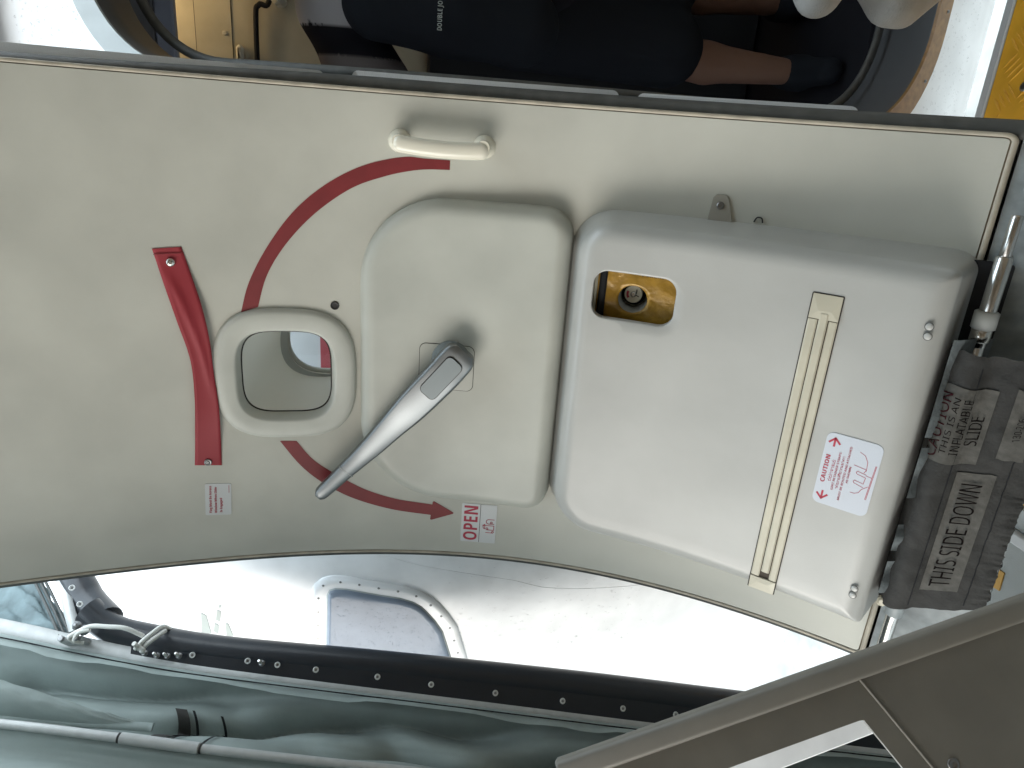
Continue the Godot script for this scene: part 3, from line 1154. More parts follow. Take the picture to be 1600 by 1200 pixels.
func fold_of(u: float, v: float, n: FastNoiseLite) -> float:
	var a := v * 7.5 + u * 9.0 + 2.2 * n.get_noise_2d(u * 2.0, 3.0)
	var b := v * 4.0 - u * 21.0 + 1.5 * n.get_noise_2d(u * 3.0, 8.0)
	return 0.050 * (1.0 - 1.6 * pow(absf(sin(a)), 0.8)) + 0.016 * pow(absf(sin(b)), 3.0) + 0.006 * n.get_noise_2d(u * 4.0, v * 3.0)

func resample3(p: Array, n: int) -> Array:
	var c := Curve3D.new()
	for q in p:
		c.add_point(q)
	var l := c.get_baked_length()
	var out := []
	for i in n:
		out.append(c.sample_baked(l * i / (n - 1)))
	return out

func near_y(p: Array, y: float) -> Vector3:
	for i in p.size() - 1:
		if p[i + 1].y <= y:
			return p[i].lerp(p[i + 1], clampf((p[i].y - y) / maxf(1e-6, p[i].y - p[i + 1].y), 0, 1))
	return p[p.size() - 1]

func path_on(st: SurfaceTool, ca: Curve3D, cb: Curve3D, la: float, lb: float, v: float, r: float) -> void:
	var p := []
	for i in 80:
		var u := i / 79.0
		p.append(ca.sample_baked(u * la).lerp(cb.sample_baked(u * lb), v) + Vector3(0.013, 0, 0.008))
	tube(st, p, r, 6)

# -------------------------------------------------------------------- door
func door() -> void:
	var t := thing("aircraft_door", "beige inner side of the opened aircraft door with lever, window and red arrow", "aircraft door", Vector3.ZERO)
	var wc := Vector2(-0.053, 0.034)
	var whole := superellipse(wc.x, wc.y, 0.095, 0.095, 3.2)
	var edge := rrect(-0.430, -0.957, 0.430, 0.62, [0.05, 0.05, 0.012, 0.012])
	var an := angles_of(edge, wc, 260)
	var rings := []
	var o := star(inset(edge, 0.0075), wc, an)
	var hh := star(whole, wc, an)
	var st := start()
	for k in 56:
		rings.append(lift(lerp_ring(o, hh, k / 55.0), func(x, y): return dp(x, y, 0.002)))
	loft(st, rings)
	part(t, "liner_panel", st, M.liner)
	# cream edge trim, with a fine joint beside the liner
	var e0 := star(edge, wc, an)
	var e1 := star(inset(edge, 0.0060), wc, an)
	st = start()
	loft(st, [lift(e0, func(x, y): return dp(x, y, -0.012)), lift(e0, func(x, y): return dp(x, y, 0.0005)), lift(star(inset(edge, 0.0015), wc, an), func(x, y): return dp(x, y, 0.0030)), lift(e1, func(x, y): return dp(x, y, 0.0030)), lift(e1, func(x, y): return dp(x, y, -0.008))])
	part(t, "edge_trim", st, M.trim)
	st = start()
	loft(st, [lift(e1, func(x, y): return dp(x, y, -0.001)), lift(o, func(x, y): return dp(x, y, -0.001))])
	part(t, "trim_joint", st, M.trim_joint)
	# rubber gasket round the leaf
	st = start()
	var gp := []
	for q in rrect(-0.4335, -1.0, 0.434, 0.63, [0.05, 0.05, 0.015, 0.02]):
		gp.append(q)
	var dn := dense(PackedVector2Array(gp), 0.03)
	var path := []
	for q in dn:
		path.append(q)
	path.append(dn[0])
	var rg := []
	for i in path.size():
		var q: Vector2 = path[i]
		var tg: Vector2 = (dn[(i + 1) % dn.size()] - dn[(i - 1 + dn.size()) % dn.size()]).normalized()
		var nn := Vector2(tg.y, -tg.x)
		var r := PackedVector3Array()
		for s in [[-0.012, -0.045], [0.006, -0.045], [0.0135, -0.035], [0.0135, -0.018], [0.007, -0.008], [-0.003, -0.0065], [-0.012, -0.009]]:
			var off: float = s[0]
			if q.x > 0.3:
				off -= 0.010 * smoothstep(-0.15, 0.42, q.y) * (1.0 if off > 0 else 0.3)
			var w: Vector2 = q + nn * off
			r.append(dp(w.x, w.y, s[1]))
		rg.append(r)
	loft(st, rg)
	part(t, "gasket", st, M.gasket)
	# outer shell of the leaf, with the pane opening
	var shell := rrect(-0.448, -1.03, 0.440, 0.72, [0.1, 0.1, 0.06, 0.10])
	var pc := Vector2(-0.041, -0.023)
	var po := superellipse(pc.x, pc.y, 0.066, 0.066, 2.3)
	an = angles_of(shell, pc, 200)
	st = start()
	rings = []
	var so := star(shell, pc, an)
	var si := star(po, pc, an)
	rings.append(lift(star(inset(shell, 0.01), pc, an), func(x, y): return dp(x, y, -0.045)))
	rings.append(lift(so, func(x, y): return dp(x, y, -0.06)))
	rings.append(lift(so, func(x, y): return dp(x, y, -0.10)))
	for k in 30:
		var ii := star(inset(shell, 0.01), pc, an) if k == 0 else so
		rings.append(lift(lerp_ring(so, si, k / 29.0), func(x, y): return dp(x, y, -0.105 - 0.045 * smoothstep(0.44, 0.36, absf(x)))))
	loft(st, rings)
	part(t, "outer_shell", st, M.light_grey)
	# skin plates standing past the gasket on the hinge side
	for q in [[-0.036, 0.60, 0.4515], [-0.492, -0.079, 0.4560], [-0.80, -0.519, 0.4545]]:
		st = start()
		var poly := dense(rrect(0.40, q[0], q[2], q[1], [0.010, 0.010, 0.010, 0.010], 5), 0.03)
		plate(st, poly, func(x, y): return dp(x, y, -0.050), func(x, y): return dp(x, y, -0.056), true)
		part(t, "skin_plate", st, M.skin_plate)
	window(t, wc, whole, pc, po)
	# opening arrow, printed on the liner in two arcs
	arcs(t)
	# plug
	st = start()
	lathe(st, [Vector2(0.0075, -0.001), Vector2(0.0075, 0.0015), Vector2(0.006, 0.0025), Vector2(0.0048, 0.0005), Vector2(0.003, 0.0005)], 18)
	part(t, "plug", st, M.ink_black, df(0.075, -0.051, 0.002))
	cover(t)
	lever(t)
	grab(t)
	flag(t)
	bustle(t)
	stickers(t)
	lower(t)

func window(t: Node3D, wc: Vector2, whole: PackedVector2Array, pc: Vector2, po: PackedVector2Array) -> void:
	var out := superellipse(wc.x, wc.y, 0.1215, 0.1215, 3.0, 120)
	var an := PackedFloat64Array()
	for i in 144:
		an.append(TAU * i / 144)
	var st := start()
	var rings := []
	for k in [[0.0, 0.0, 3.0], [0.001, 0.006, 3.0], [0.004, 0.0105, 3.0], [0.010, 0.013, 3.0], [0.020, 0.0132, 3.0], [0.033, 0.0128, 3.1], [0.0362, 0.0122, 3.2], [0.0382, 0.0100, 3.4], [0.041, 0.003, 3.6], [0.0445, -0.012, 3.8]]:
		var h := 0.1215 - float(k[0])
		var off: float = k[1]
		rings.append(lift(star(superellipse(wc.x, wc.y, h, h, k[2], 120), wc, an), func(x, y): return dp(x, y, off)))
	loft(st, rings)
	var f := part(t, "window_frame", st, M.frame)
	st = start()
	loft(st, [lift(star(superellipse(wc.x, wc.y, 0.0775, 0.0775, 3.8, 120), wc, an), func(x, y): return dp(x, y, -0.0115)), lift(star(superellipse(wc.x, wc.y, 0.0748, 0.0748, 3.8, 120), wc, an), func(x, y): return dp(x, y, -0.0125))])
	part(f, "frame_joint", st, M.gap)
	# the deep well
	st = start()
	rings = []
	for k in [[0.0, -0.0135, 0.0015], [0.0, -0.0140, -0.004], [0.10, -0.03, -0.005], [0.35, -0.075, -0.006], [0.62, -0.12, -0.004], [0.85, -0.15, 0.0], [0.97, -0.163, 0.0], [1.0, -0.166, 0.0]]:
		var tt: float = k[0]
		var a := star(superellipse(wc.x, wc.y, 0.077 - float(k[2]), 0.077 - float(k[2]), 3.8, 120), wc, an)
		var b := star(superellipse(pc.x, pc.y, 0.069, 0.069, 2.3), pc, an)
		var off: float = k[1]
		rings.append(lift(lerp_ring(a, b, tt), func(x, y): return dp(x, y, off)))
	loft(st, rings)
	part(t, "window_well", st, M.well)
	st = start()
	rings = []
	for k in [[0.069, -0.166], [0.0665, -0.164], [0.0655, -0.168], [0.064, -0.1675], [0.0635, -0.18]]:
		var off: float = k[1]
		rings.append(lift(star(superellipse(pc.x, pc.y, k[0], k[0], 2.3), pc, an), func(x, y): return dp(x, y, off)))
	loft(st, rings)
	part(t, "pane_ring", st, M.frame)
	st = start()
	plate(st, superellipse(pc.x, pc.y, 0.0645, 0.0645, 2.3), func(x, y): return dp(x, y, -0.170), func(x, y): return dp(x, y, -0.173), true)
	part(t, "window_pane", st, M.glass)

func band_plate(parent: Node, called: String, outer: Array, inner: Array, m: Material, h: float, grow := 0.0026) -> void:
	var a := spline(outer, 6)
	var b := spline(inner, 6)
	var st := start()
	var n := 60
	var ra := resample(a, n)
	var rb := resample(b, n)
	for i in n:
		var dv: Vector2 = (ra[i] - rb[i]).normalized() * grow
		ra[i] += dv
		rb[i] -= dv
	for i in n - 1:
		quad(st, dp(ra[i].x, ra[i].y, h), dp(ra[i + 1].x, ra[i + 1].y, h), dp(rb[i + 1].x, rb[i + 1].y, h), dp(rb[i].x, rb[i].y, h))
	part(parent, called, st, m)

func resample(p: Array, n: int) -> Array:
	var c := Curve2D.new()
	for q in p:
		c.add_point(q)
	c.bake_interval = 0.002
	var l := c.get_baked_length()
	var out := []
	for i in n:
		out.append(c.sample_baked(l * i / (n - 1)))
	return out

func arcs(t: Node3D) -> void:
	var o := [Vector2(0.061, 0.1015), Vector2(0.113, 0.086), Vector2(0.173, 0.054), Vector2(0.232, 0.010), Vector2(0.277, -0.042), Vector2(0.309, -0.100), Vector2(0.3265, -0.163)]
	var i := [Vector2(0.069, 0.0785), Vector2(0.124, 0.062), Vector2(0.179, 0.029), Vector2(0.232, -0.019), Vector2(0.276, -0.078), Vector2(0.299, -0.133), Vector2(0.3105, -0.175)]
	o.append_array([Vector2(0.3265, -0.20), Vector2(0.3265, -0.240)])
	i.append_array([Vector2(0.315, -0.205), Vector2(0.3165, -0.240)])
	band_plate(t, "upper_arc", i, o, M.red_print, 0.0026)
	var a := [Vector2(-0.1825, 0.048), Vector2(-0.232, 0.014), Vector2(-0.270, -0.026), Vector2(-0.304, -0.082), Vector2(-0.328, -0.156), Vector2(-0.338, -0.233)]
	var b := [Vector2(-0.183, 0.024), Vector2(-0.224, -0.006), Vector2(-0.256, -0.048), Vector2(-0.287, -0.098), Vector2(-0.309, -0.160), Vector2(-0.3195, -0.233)]
	band_plate(t, "lower_arc", a, b, M.red_print, 0.0026)
	var st := start()
	plate(st, PackedVector2Array([Vector2(-0.3095, -0.235), Vector2(-0.311, -0.2325), Vector2(-0.35, -0.2285), Vector2(-0.351, -0.2315), Vector2(-0.335, -0.273), Vector2(-0.3325, -0.2735)]), func(x, y): return dp(x, y, 0.0028), func(x, y): return dp(x, y, 0.002))
	part(t, "arrow_head", st, M.red_print)

func shell(t: Node3D, called: String, base: PackedVector2Array, c: Vector2, hf: Callable, m: Material, draft: float, rnd: float, hole := PackedVector2Array(), hole_depth := 0.0, n := 220) -> MeshInstance3D:
	var an := angles_of(base, c, n)
	if hole.size():
		for a in angles_of(hole, c, 60):
			an.append(a)
		an.sort()
	var st := start()
	var rings := []
	rings.append(lift(star(base, c, an), func(x, y): return dp(x, y, 0.0)))
	for k in 9:
		var a := PI / 2 * k / 8.0
		var ins := draft + rnd * (1 - cos(a))
		var s := sin(a)
		rings.append(lift(star(inset(base, ins), c, an), func(x, y): return dp(x, y, maxf(0.0, hf.call(y) - minf(rnd, hf.call(y)) * (1 - s)))))
	var top := star(inset(base, draft + rnd), c, an)
	var inn := star(hole, c, an) if hole.size() else PackedVector2Array()
	if hole.is_empty():
		for p in top:
			inn.append(c + (p - c) * 0.002)
	var hr := inn
	if hole.size():
		hr = star(Geometry2D.offset_polygon(hole, 0.0015, Geometry2D.JOIN_ROUND)[0], c, an)
	for k in 20:
		rings.append(lift(lerp_ring(top, hr, (k + 1) / 20.0), func(x, y): return dp(x, y, hf.call(y))))
	if hole.size():
		rings.append(lift(inn, func(x, y): return dp(x, y, hf.call(y) - 0.0012)))
		rings.append(lift(inn, func(x, y): return dp(x, y, hf.call(y) - hole_depth)))
	loft(st, rings)
	return part(t, called, st, m)

func cover(t: Node3D) -> void:
	var base := rrect(-0.297, -0.450, 0.269, -0.0925, [0.16, 0.145, 0.05, 0.045], 14)
	shell(t, "handle_cover", base, Vector2(-0.01, -0.27), hc, M.cover, 0.002, 0.026)
	# shadow joint round the foot of the cover
	# escutcheon
	var st := start()
	plate(st, rrect(-0.0625, -0.299, 0.0225, -0.200, [0.012, 0.012, 0.012, 0.012], 6), func(x, y): return dp(x, y, hc(y) + 0.0004), func(x, y): return dp(x, y, hc(y) - 0.002))
	part(t, "escutcheon_joint", st, M.gap)
	st = start()
	plate(st, rrect(-0.0615, -0.298, 0.0215, -0.201, [0.0115, 0.0115, 0.0115, 0.0115], 6), func(x, y): return dp(x, y, hc(y) + 0.0012), func(x, y): return dp(x, y, hc(y) - 0.002))
	part(t, "escutcheon", st, M.cover)
	st = start()
	lathe(st, [Vector2(0.003, 0), Vector2(0.003, 0.001), Vector2(0.002, 0.001)], 10)
	part(t, "escutcheon_screw", st, M.ink_black, df(-0.018, -0.289, hc(-0.289) + 0.0015))

func lever(t: Node3D) -> void:
	# centre line, half width and height over the door of the bar
	var k := [[0.024, -0.283, 0.020, 0.076], [0.015, -0.276, 0.029, 0.078], [0.0, -0.264, 0.031, 0.078], [-0.030, -0.240, 0.031, 0.077], [-0.0865, -0.192, 0.0295, 0.070], [-0.130, -0.155, 0.0245, 0.062], [-0.1715, -0.120, 0.0205, 0.056], [-0.2, -0.094, 0.0175, 0.052], [-0.2325, -0.0625, 0.0148, 0.050], [-0.262, -0.034, 0.0132, 0.049], [-0.274, -0.0225, 0.0118, 0.048], [-0.2795, -0.0175, 0.007, 0.046]]
	var pts := []
	for q in k:
		pts.append(Vector4(q[0], q[1], q[2], q[3]))
	var fine := []
	for i in pts.size() - 1:
		for s in 5:
			fine.append(pts[i].cubic_interpolate(pts[i + 1], pts[max(i - 1, 0)], pts[min(i + 2, pts.size() - 1)], s / 5.0) if false else cubic4(pts, i, s / 5.0))
	fine.append(pts[pts.size() - 1])
	var rings := []
	for i in fine.size():
		var q: Vector4 = fine[i]
		var p0: Vector4 = fine[max(i - 1, 0)]
		var p1: Vector4 = fine[min(i + 1, fine.size() - 1)]
		var tg := Vector2(p1.x - p0.x, p1.y - p0.y).normalized()
		var nn := Vector2(tg.y, -tg.x)
		var w := q.z
		var th := 0.020
		var r := PackedVector3Array()
		for s in [[-1.0, -0.72], [-1.0, -0.28], [-0.93, -0.08], [-0.80, 0.0], [0.0, 0.035], [0.80, 0.0], [0.93, -0.08], [1.0, -0.28], [1.0, -0.72], [0.9, -0.95], [0.0, -1.0], [-0.9, -0.95]]:
			var xy: Vector2 = Vector2(q.x, q.y) + nn * w * s[0]
			r.append(dp(xy.x, xy.y, q.w + th * s[1]))
		rings.append(r)
	var st := start()
	loft(st, rings, true, true)
	var l := part(t, "door_lever", st, M.alu_brush)
	# grip inset near the hub
	st = start()
	var poly := PackedVector2Array()
	var dirv := Vector2(-0.77, 0.64)
	var nv := Vector2(0.64, 0.77)
	for q in rrect(0.0, -0.0165, 0.084, 0.0165, [0.009, 0.009, 0.009, 0.009], 6):
		var p := Vector2(0.007, -0.270) + dirv * q.x + nv * q.y
		poly.append(p)
	var hg := func(x: float, y: float) -> float: return lerpf(0.0800, 0.0755, clampf((Vector2(x, y) - Vector2(0.012, -0.274)).dot(dirv) / 0.088, 0, 1))
	plate(st, Geometry2D.offset_polygon(poly, 0.0012)[0], func(x, y): return dp(x, y, hg.call(x, y) + 0.0012), func(x, y): return dp(x, y, 0.068))
	part(l, "grip_joint", st, M.gap)
	st = start()
	plate(st, poly, func(x, y): return dp(x, y, hg.call(x, y) + 0.0022), func(x, y): return dp(x, y, 0.068))
	part(l, "grip_pad", st, M.pad)
	# hub post
	st = start()
	lathe(st, [Vector2(0.036, 0), Vector2(0.034, 0.012), Vector2(0.027, 0.02), Vector2(0.026, 0.030)], 24)
	part(l, "hub", st, M.pad, df(-0.006, -0.258, 0.030))
	# joint of the end cap
	st = start()
	var c0 := Vector2(-0.2245, -0.0705)
	plate(st, PackedVector2Array([c0 - nv * 0.0158 + dirv * 0.0006, c0 + nv * 0.0158 + dirv * 0.0006, c0 + nv * 0.0158 - dirv * 0.0006, c0 - nv * 0.0158 - dirv * 0.0006]), func(x, y): return dp(x, y, 0.0512), func(x, y): return dp(x, y, 0.045))
	part(l, "end_cap_joint", st, M.light_grey)

func cubic4(p: Array, i: int, s: float) -> Vector4:
	var n := p.size()
	var a: Vector4 = p[max(i - 1, 0)]
	var b: Vector4 = p[i]
	var c: Vector4 = p[i + 1]
	var d: Vector4 = p[min(i + 2, n - 1)]
	return 0.5 * ((2.0 * b) + (c - a) * s + (2.0 * a - 5.0 * b + 4.0 * c - d) * s * s + (3.0 * b - a - 3.0 * c + d) * s * s * s)

func grab(t: Node3D) -> void:
	var st := start()
	var path := []
	var sc := []
	for i in 33:
		var u := i / 32.0
		var y := lerpf(-0.1475, -0.3045, u)
		var bow := sin(PI * u)
		path.append(dp(0.352 - 0.004 * bow - 0.003 * u, y, 0.036 + 0.004 * bow))
		sc.append(sqrt(maxf(0.02, 1.0 - pow(maxf(0.0, absf(u - 0.5) * 2.0 - 0.84) / 0.16, 2.0))))
	sweep(st, path, circle2(0.0135, 16, 0.009), Vector3(0, 0, 1), true, sc)
	var g := part(t, "grab_handle", st, M.ivory)
	for y in [-0.158, -0.294]:
		st = start()
		var rr := []
		for q in [[0.019, 0.0], [0.0185, 0.003], [0.015, 0.008], [0.0115, 0.016], [0.0110, 0.028], [0.0105, 0.040]]:
			var r := PackedVector3Array()
			for i in 18:
				var a := TAU * i / 18
				r.append(dp(0.354 + cos(a) * q[0], y + sin(a) * q[0], q[1]))
			rr.append(r)
		loft(st, rr, false, true)
		part(g, "foot", st, M.ivory)

func flag(t: Node3D) -> void:
	var lft := [Vector2(0.165, 0.231), Vector2(0.111, 0.219), Vector2(0.046, 0.203), Vector2(-0.022, 0.188), Vector2(-0.093, 0.187), Vector2(-0.160, 0.192), Vector2(-0.2235, 0.198)]
	var rgt := [Vector2(0.169, 0.188), Vector2(0.122, 0.176), Vector2(0.068, 0.163), Vector2(0.012, 0.1555), Vector2(-0.046, 0.153), Vector2(-0.118, 0.149), Vector2(-0.2265, 0.153)]
	var a := resample(spline(lft, 6), 50)
	var b := resample(spline(rgt, 6), 50)
	var st := start()
	var rings := []
	for i in 50:
		var u := i / 49.0
		var lf := smoothstep(0.02, 0.35, u) * smoothstep(0.98, 0.72, u)
		var r := PackedVector3Array()
		var row := []
		for j in 9:
			var v := j / 8.0
			var p: Vector2 = a[i].lerp(b[i], v)
			var crease := 0.004 * exp(-pow((v - lerpf(0.15, 0.75, u * 1.6)) / 0.12, 2)) * smoothstep(0.05, 0.2, u) * smoothstep(0.7, 0.45, u)
			var curl := 0.006 * lf * (1 - v) * (1 - v)
			row.append(Vector3(p.x, p.y, 0.0035 + lf * (0.004 + 0.005 * v) + curl + crease))
		for q in row:
			r.append(dp(q.x, q.y, q.z))
		row.reverse()
		for q in row:
			r.append(dp(q.x, q.y, q.z - 0.0012))
		rings.append(r)
	loft(st, rings, true, true)
	var s := part(t, "flag_strap", st, M.strap)
	st = start()
	lathe(st, [Vector2(0.0072, 0.0), Vector2(0.0070, 0.002), Vector2(0.0055, 0.0038), Vector2(0.003, 0.0046)], 20)
	part(s, "snap_stud", st, M.steel, df(0.144, 0.2055, 0.0045))
	st = start()
	lathe(st, [Vector2(0.0065, 0.0), Vector2(0.0065, 0.0014), Vector2(0.005, 0.002), Vector2(0.0042, 0.0008), Vector2(0.0028, 0.001), Vector2(0.0024, 0.002)], 20)
	part(s, "snap_socket", st, M.dark_steel, df(-0.2185, 0.1755, 0.0045))
	st = start()
	cbox(st, Vector3(0.0012, 0.043, 0.0008), 0.0002)
	part(s, "hem_stitch", st, M.red_print, df(0.158, 0.2085, 0.0050) * Transform3D(Basis(Vector3(0, 0, 1), 0.08), Vector3.ZERO))

func bustle(t: Node3D) -> void:
	var base := rrect(-0.318, -0.957, 0.273, -0.446, [0.095, 0.07, 0.028, 0.02], 14)
	var hole := rrect(0.107, -0.621, 0.184, -0.4925, [0.022, 0.022, 0.022, 0.022], 8)
	var b := shell(t, "slide_cover", base, Vector2(0.1455, -0.556), hb, M.bustle, 0.014, 0.030, hole, 0.014, 260)
	# gilded pack behind the viewing hole, with a pressure gauge
	var gc := Vector2(0.137, -0.555)
	var an := PackedFloat64Array()
	for i in 64:
		an.append(TAU * i / 64)
	var st := start()
	var rings := []
	var ro := rrect(0.085, -0.645, 0.206, -0.480, [0.01, 0.01, 0.01, 0.01], 4)
	var n := FastNoiseLite.new()
	n.seed = 5
	n.frequency = 18.0
	for k in 14:
		var u := k / 13.0
		rings.append(lift(lerp_ring(star(ro, gc, an), star(superellipse(gc.x, gc.y, 0.0235, 0.0235, 2.0), gc, an), u), func(x, y): return dp(x, y, hb(y) - 0.030 + 0.004 * n.get_noise_2d(x, y))))
	rings.append(lift(superellipse(gc.x, gc.y, 0.0225, 0.0225, 2.0, 64), func(x, y): return dp(x, y, hb(y) - 0.034)))
	loft(st, rings)
	part(b, "gold_pack", st, M.gold)
	st = start()
	var lr := []
	for q in [[0.0225, -0.034], [0.0222, -0.045], [0.0215, -0.048], [0.020, -0.075]]:
		var off: float = q[1]
		lr.append(lift(superellipse(gc.x, gc.y, q[0], q[0], 2.0, 40), func(x, y): return dp(x, y, hb(gc.y) + off)))
	loft(st, lr)
	part(b, "gauge_sleeve", st, M.light_grey)
	st = start()
	lathe(st, [Vector2(0.015, 0), Vector2(0.015, 0.014), Vector2(0.0138, 0.0155), Vector2(0.0128, 0.0145)], 26)
	var gf := df(gc.x + 0.003, gc.y + 0.001, hb(gc.y) - 0.074)
	var gg := part(b, "gauge", st, M.ivory, gf)
	st = start()
	plate(st, superellipse(0, 0, 0.021, 0.021, 2.0, 30), func(x, y): return Vector3(x, y, 0.0), func(x, y): return Vector3(x, y, -0.002))
	part(b, "gauge_seat", st, M.black, gf)
	# printed gauge face: red sector and needle
	st = start()
	var sect := PackedVector2Array()
	for i in 13:
		sect.append(Vector2(cos(PI * 0.35 + i * 0.1), sin(PI * 0.35 + i * 0.1)) * 0.0118)
	for i in 13:
		sect.append(Vector2(cos(PI * 0.35 + (12 - i) * 0.1), sin(PI * 0.35 + (12 - i) * 0.1)) * 0.008)
	plate(st, sect, func(x, y): return Vector3(x, y, 0.0150), func(x, y): return Vector3(x, y, 0.0145))
	part(b, "gauge_red_sector", st, M.ink, gf)
	st = start()
	strokes(st, [[Vector2(0, 0), Vector2(-0.3, -0.9)], [Vector2(0.2, -0.5), Vector2(0.8, -0.5)]], 0.0016, Vector2.ZERO, Vector2(0.010, 0.010), 0.0153)
	part(b, "gauge_needle", st, M.ink_black, gf)
	st = start()
	lathe(st, [Vector2(0.005, 0.0145), Vector2(0.005, 0.017), Vector2(0.003, 0.018)], 14)
	part(b, "gauge_cap", st, M.steel, gf)
	# dark and cream edges of the pack seen at the top of the hole
	st = start()
	cbox(st, Vector3(0.10, 0.012, 0.02), 0.003)
	part(b, "pack_strap", st, M.black, df(0.145, -0.506, hb(-0.507) - 0.034))
	st = start()
	cbox(st, Vector3(0.10, 0.008, 0.02), 0.003)
	part(b, "pack_edge", st, M.cream, df(0.145, -0.4935, hb(-0.49) - 0.032))
	var pr := lettering(b, "0  INFLATE", M.ink_black, 0.0045, Vector3.ZERO, 0.035)
	pr.transform = df(0.181, -0.582, hb(-0.582) - 0.0215) * Transform3D(Basis(Vector3(0, 0, 1), -PI / 2), Vector3.ZERO) * pr.transform
	# long cream carrying strip let into the cover
	var y0 := -0.834
	var y1 := -0.7985
	var sx0 := -0.2755
	var strip := func(x0: float, ya: float, x1: float, yb: float, h: float, m: Material, called: String, r: float) -> void:
		var s2 := start()
		plate(s2, rrect(x0, ya, x1, yb, [r, r, r, r], 3), func(x, y): return bp(x, y, h), func(x, y): return bp(x, y, -0.004))
		part(b, called, s2, m)
	strip.call(sx0 - 0.026, y0 - 0.001, 0.2005, y1 + 0.001, 0.0008, M.gap, "strip_joint", 0.002)
	strip.call(sx0 - 0.0255, y0, 0.1995, y1, 0.0012, M.strip_gap, "strip_base", 0.0015)
	var rail := func(ya: float, yb: float, hh: float, called: String, xa: float, xb: float) -> void:
		var s2 := start()
		var rg := []
		for q in [[ya, 0.0], [ya, hh * 0.7], [ya + 0.0012, hh], [yb - 0.0012, hh], [yb, hh * 0.7], [yb, 0.0]]:
			pass
		for x in [xa, xb]:
			var r := PackedVector3Array()
			for q in [[ya, 0.0], [yb, 0.0], [yb, hh * 0.7], [yb - 0.0018, hh], [ya + 0.0018, hh], [ya, hh * 0.7]]:
				r.append(bp(x, q[0], q[1]))
			rg.append(r)
		s2.set_smooth_group(-1)
		loft_flat(s2, rg)
		part(b, called, s2, M.cream)
	rail.call(y0 + 0.0004, y0 + 0.0105, 0.0035, "strip_side", sx0, 0.162)
	rail.call(y0 + 0.0117, y0 + 0.0225, 0.0060, "strip_bar", sx0 + 0.012, 0.172)
	rail.call(y0 + 0.0237, y1 - 0.0004, 0.0035, "strip_side", sx0, 0.162)
	# wedge shaped end pieces
	for e in [[0.1635, 0.199, 1.0], [sx0 - 0.0015, sx0 - 0.0255, -1.0]]:
		st = start()
		var xa: float = e[0]
		var xb: float = e[1]
		st.set_smooth_group(-1)
		var a := [bp(xa, y0 + 0.0004, 0.0045), bp(xa, y1 - 0.0004, 0.0045), bp(lerpf(xa, xb, 0.35), y1 - 0.010, 0.0052), bp(lerpf(xa, xb, 0.35), y0 + 0.010, 0.0052), bp(xb, y1 - 0.0006, 0.0018), bp(xb, y0 + 0.0006, 0.0018), bp(xa, y0 + 0.0004, 0.0), bp(xa, y1 - 0.0004, 0.0)]
		var fl := [[6, 7, 1, 0], [0, 1, 2, 3], [3, 2, 4, 5], [0, 3, 5], [1, 4, 2]]
		for q in fl:
			var v := []
			for i in q:
				v.append(a[i])
			if e[2] > 0:
				v.reverse()
			if v.size() == 4:
				quad(st, v[0], v[1], v[2], v[3])
			else:
				tri(st, v[0], v[1], v[2])
		part(b, "strip_end", st, M.cream)
	# dome screws
	st = start()
	lathe(st, [Vector2(0.0050, 0), Vector2(0.0048, 0.0010), Vector2(0.0036, 0.0018), Vector2(0.0016, 0.0021)], 18)
	st.generate_normals()
	var dome := st.commit()
	st = start()
	lathe(st, [Vector2(0.0058, 0), Vector2(0.0058, 0.0005)], 18)
	st.generate_normals()
	var ringm := st.commit()
	for q in [Vector2(0.181, -0.9255), Vector2(0.168, -0.9265), Vector2(-0.236, -0.9255), Vector2(-0.248, -0.9255)]:
		var d := again(b, "dome_screw", dome, M.bustle, bf(q.x, q.y, 0.0))
		again(d, "screw_rim", ringm, M.gasket, Transform3D())
	# fixing bracket on the right flank
	st = start()
	plate(st, PackedVector2Array([Vector2(0.255, -0.644), Vector2(0.276, -0.6445), Vector2(0.307, -0.6475), Vector2(0.312, -0.6515), Vector2(0.312, -0.6640), Vector2(0.307, -0.6680), Vector2(0.276, -0.677), Vector2(0.255, -0.678)]), func(x, y): return dp(x, y, 0.0055), func(x, y): return dp(x, y, 0.002))
	var k := part(b, "fixing_bracket", st, M.bracket)
	st = start()
	lathe(st, [Vector2(0.0060, 0), Vector2(0.0060, 0.0015), Vector2(0.004, 0.003), Vector2(0.002, 0.0025)], 14)
	part(b, "bracket_screw", st, M.dark_steel, df(0.2955, -0.6585, 0.0055))
	st = start()
	tube(st, spline([dp(0.276, -0.706, 0.003), dp(0.283, -0.709, 0.006), dp(0.283, -0.715, 0.006), dp(0.276, -0.717, 0.003)], 5), 0.0012, 8)
	part(b, "wire_loop", st, M.ink_black)

func sticker(t: Node3D, at: Transform3D, w: float, h: float, r: float, m: Material) -> MeshInstance3D:
	var st := start()
	plate(st, rrect(-w / 2, -h / 2, w / 2, h / 2, [r, r, r, r], 5), func(x, y): return Vector3(x, y, 0.0), func(x, y): return Vector3(x, y, -0.002))
	return part(t, "sticker", st, m, at)

func arc2(c: Vector2, r: float, a0: float, a1: float, n := 9, ry := -1.0) -> Array:
	var o := []
	for i in n + 1:
		var a := deg_to_rad(lerpf(a0, a1, float(i) / n))
		o.append(c + Vector2(cos(a) * r, sin(a) * (ry if ry > 0 else r)))
	return o

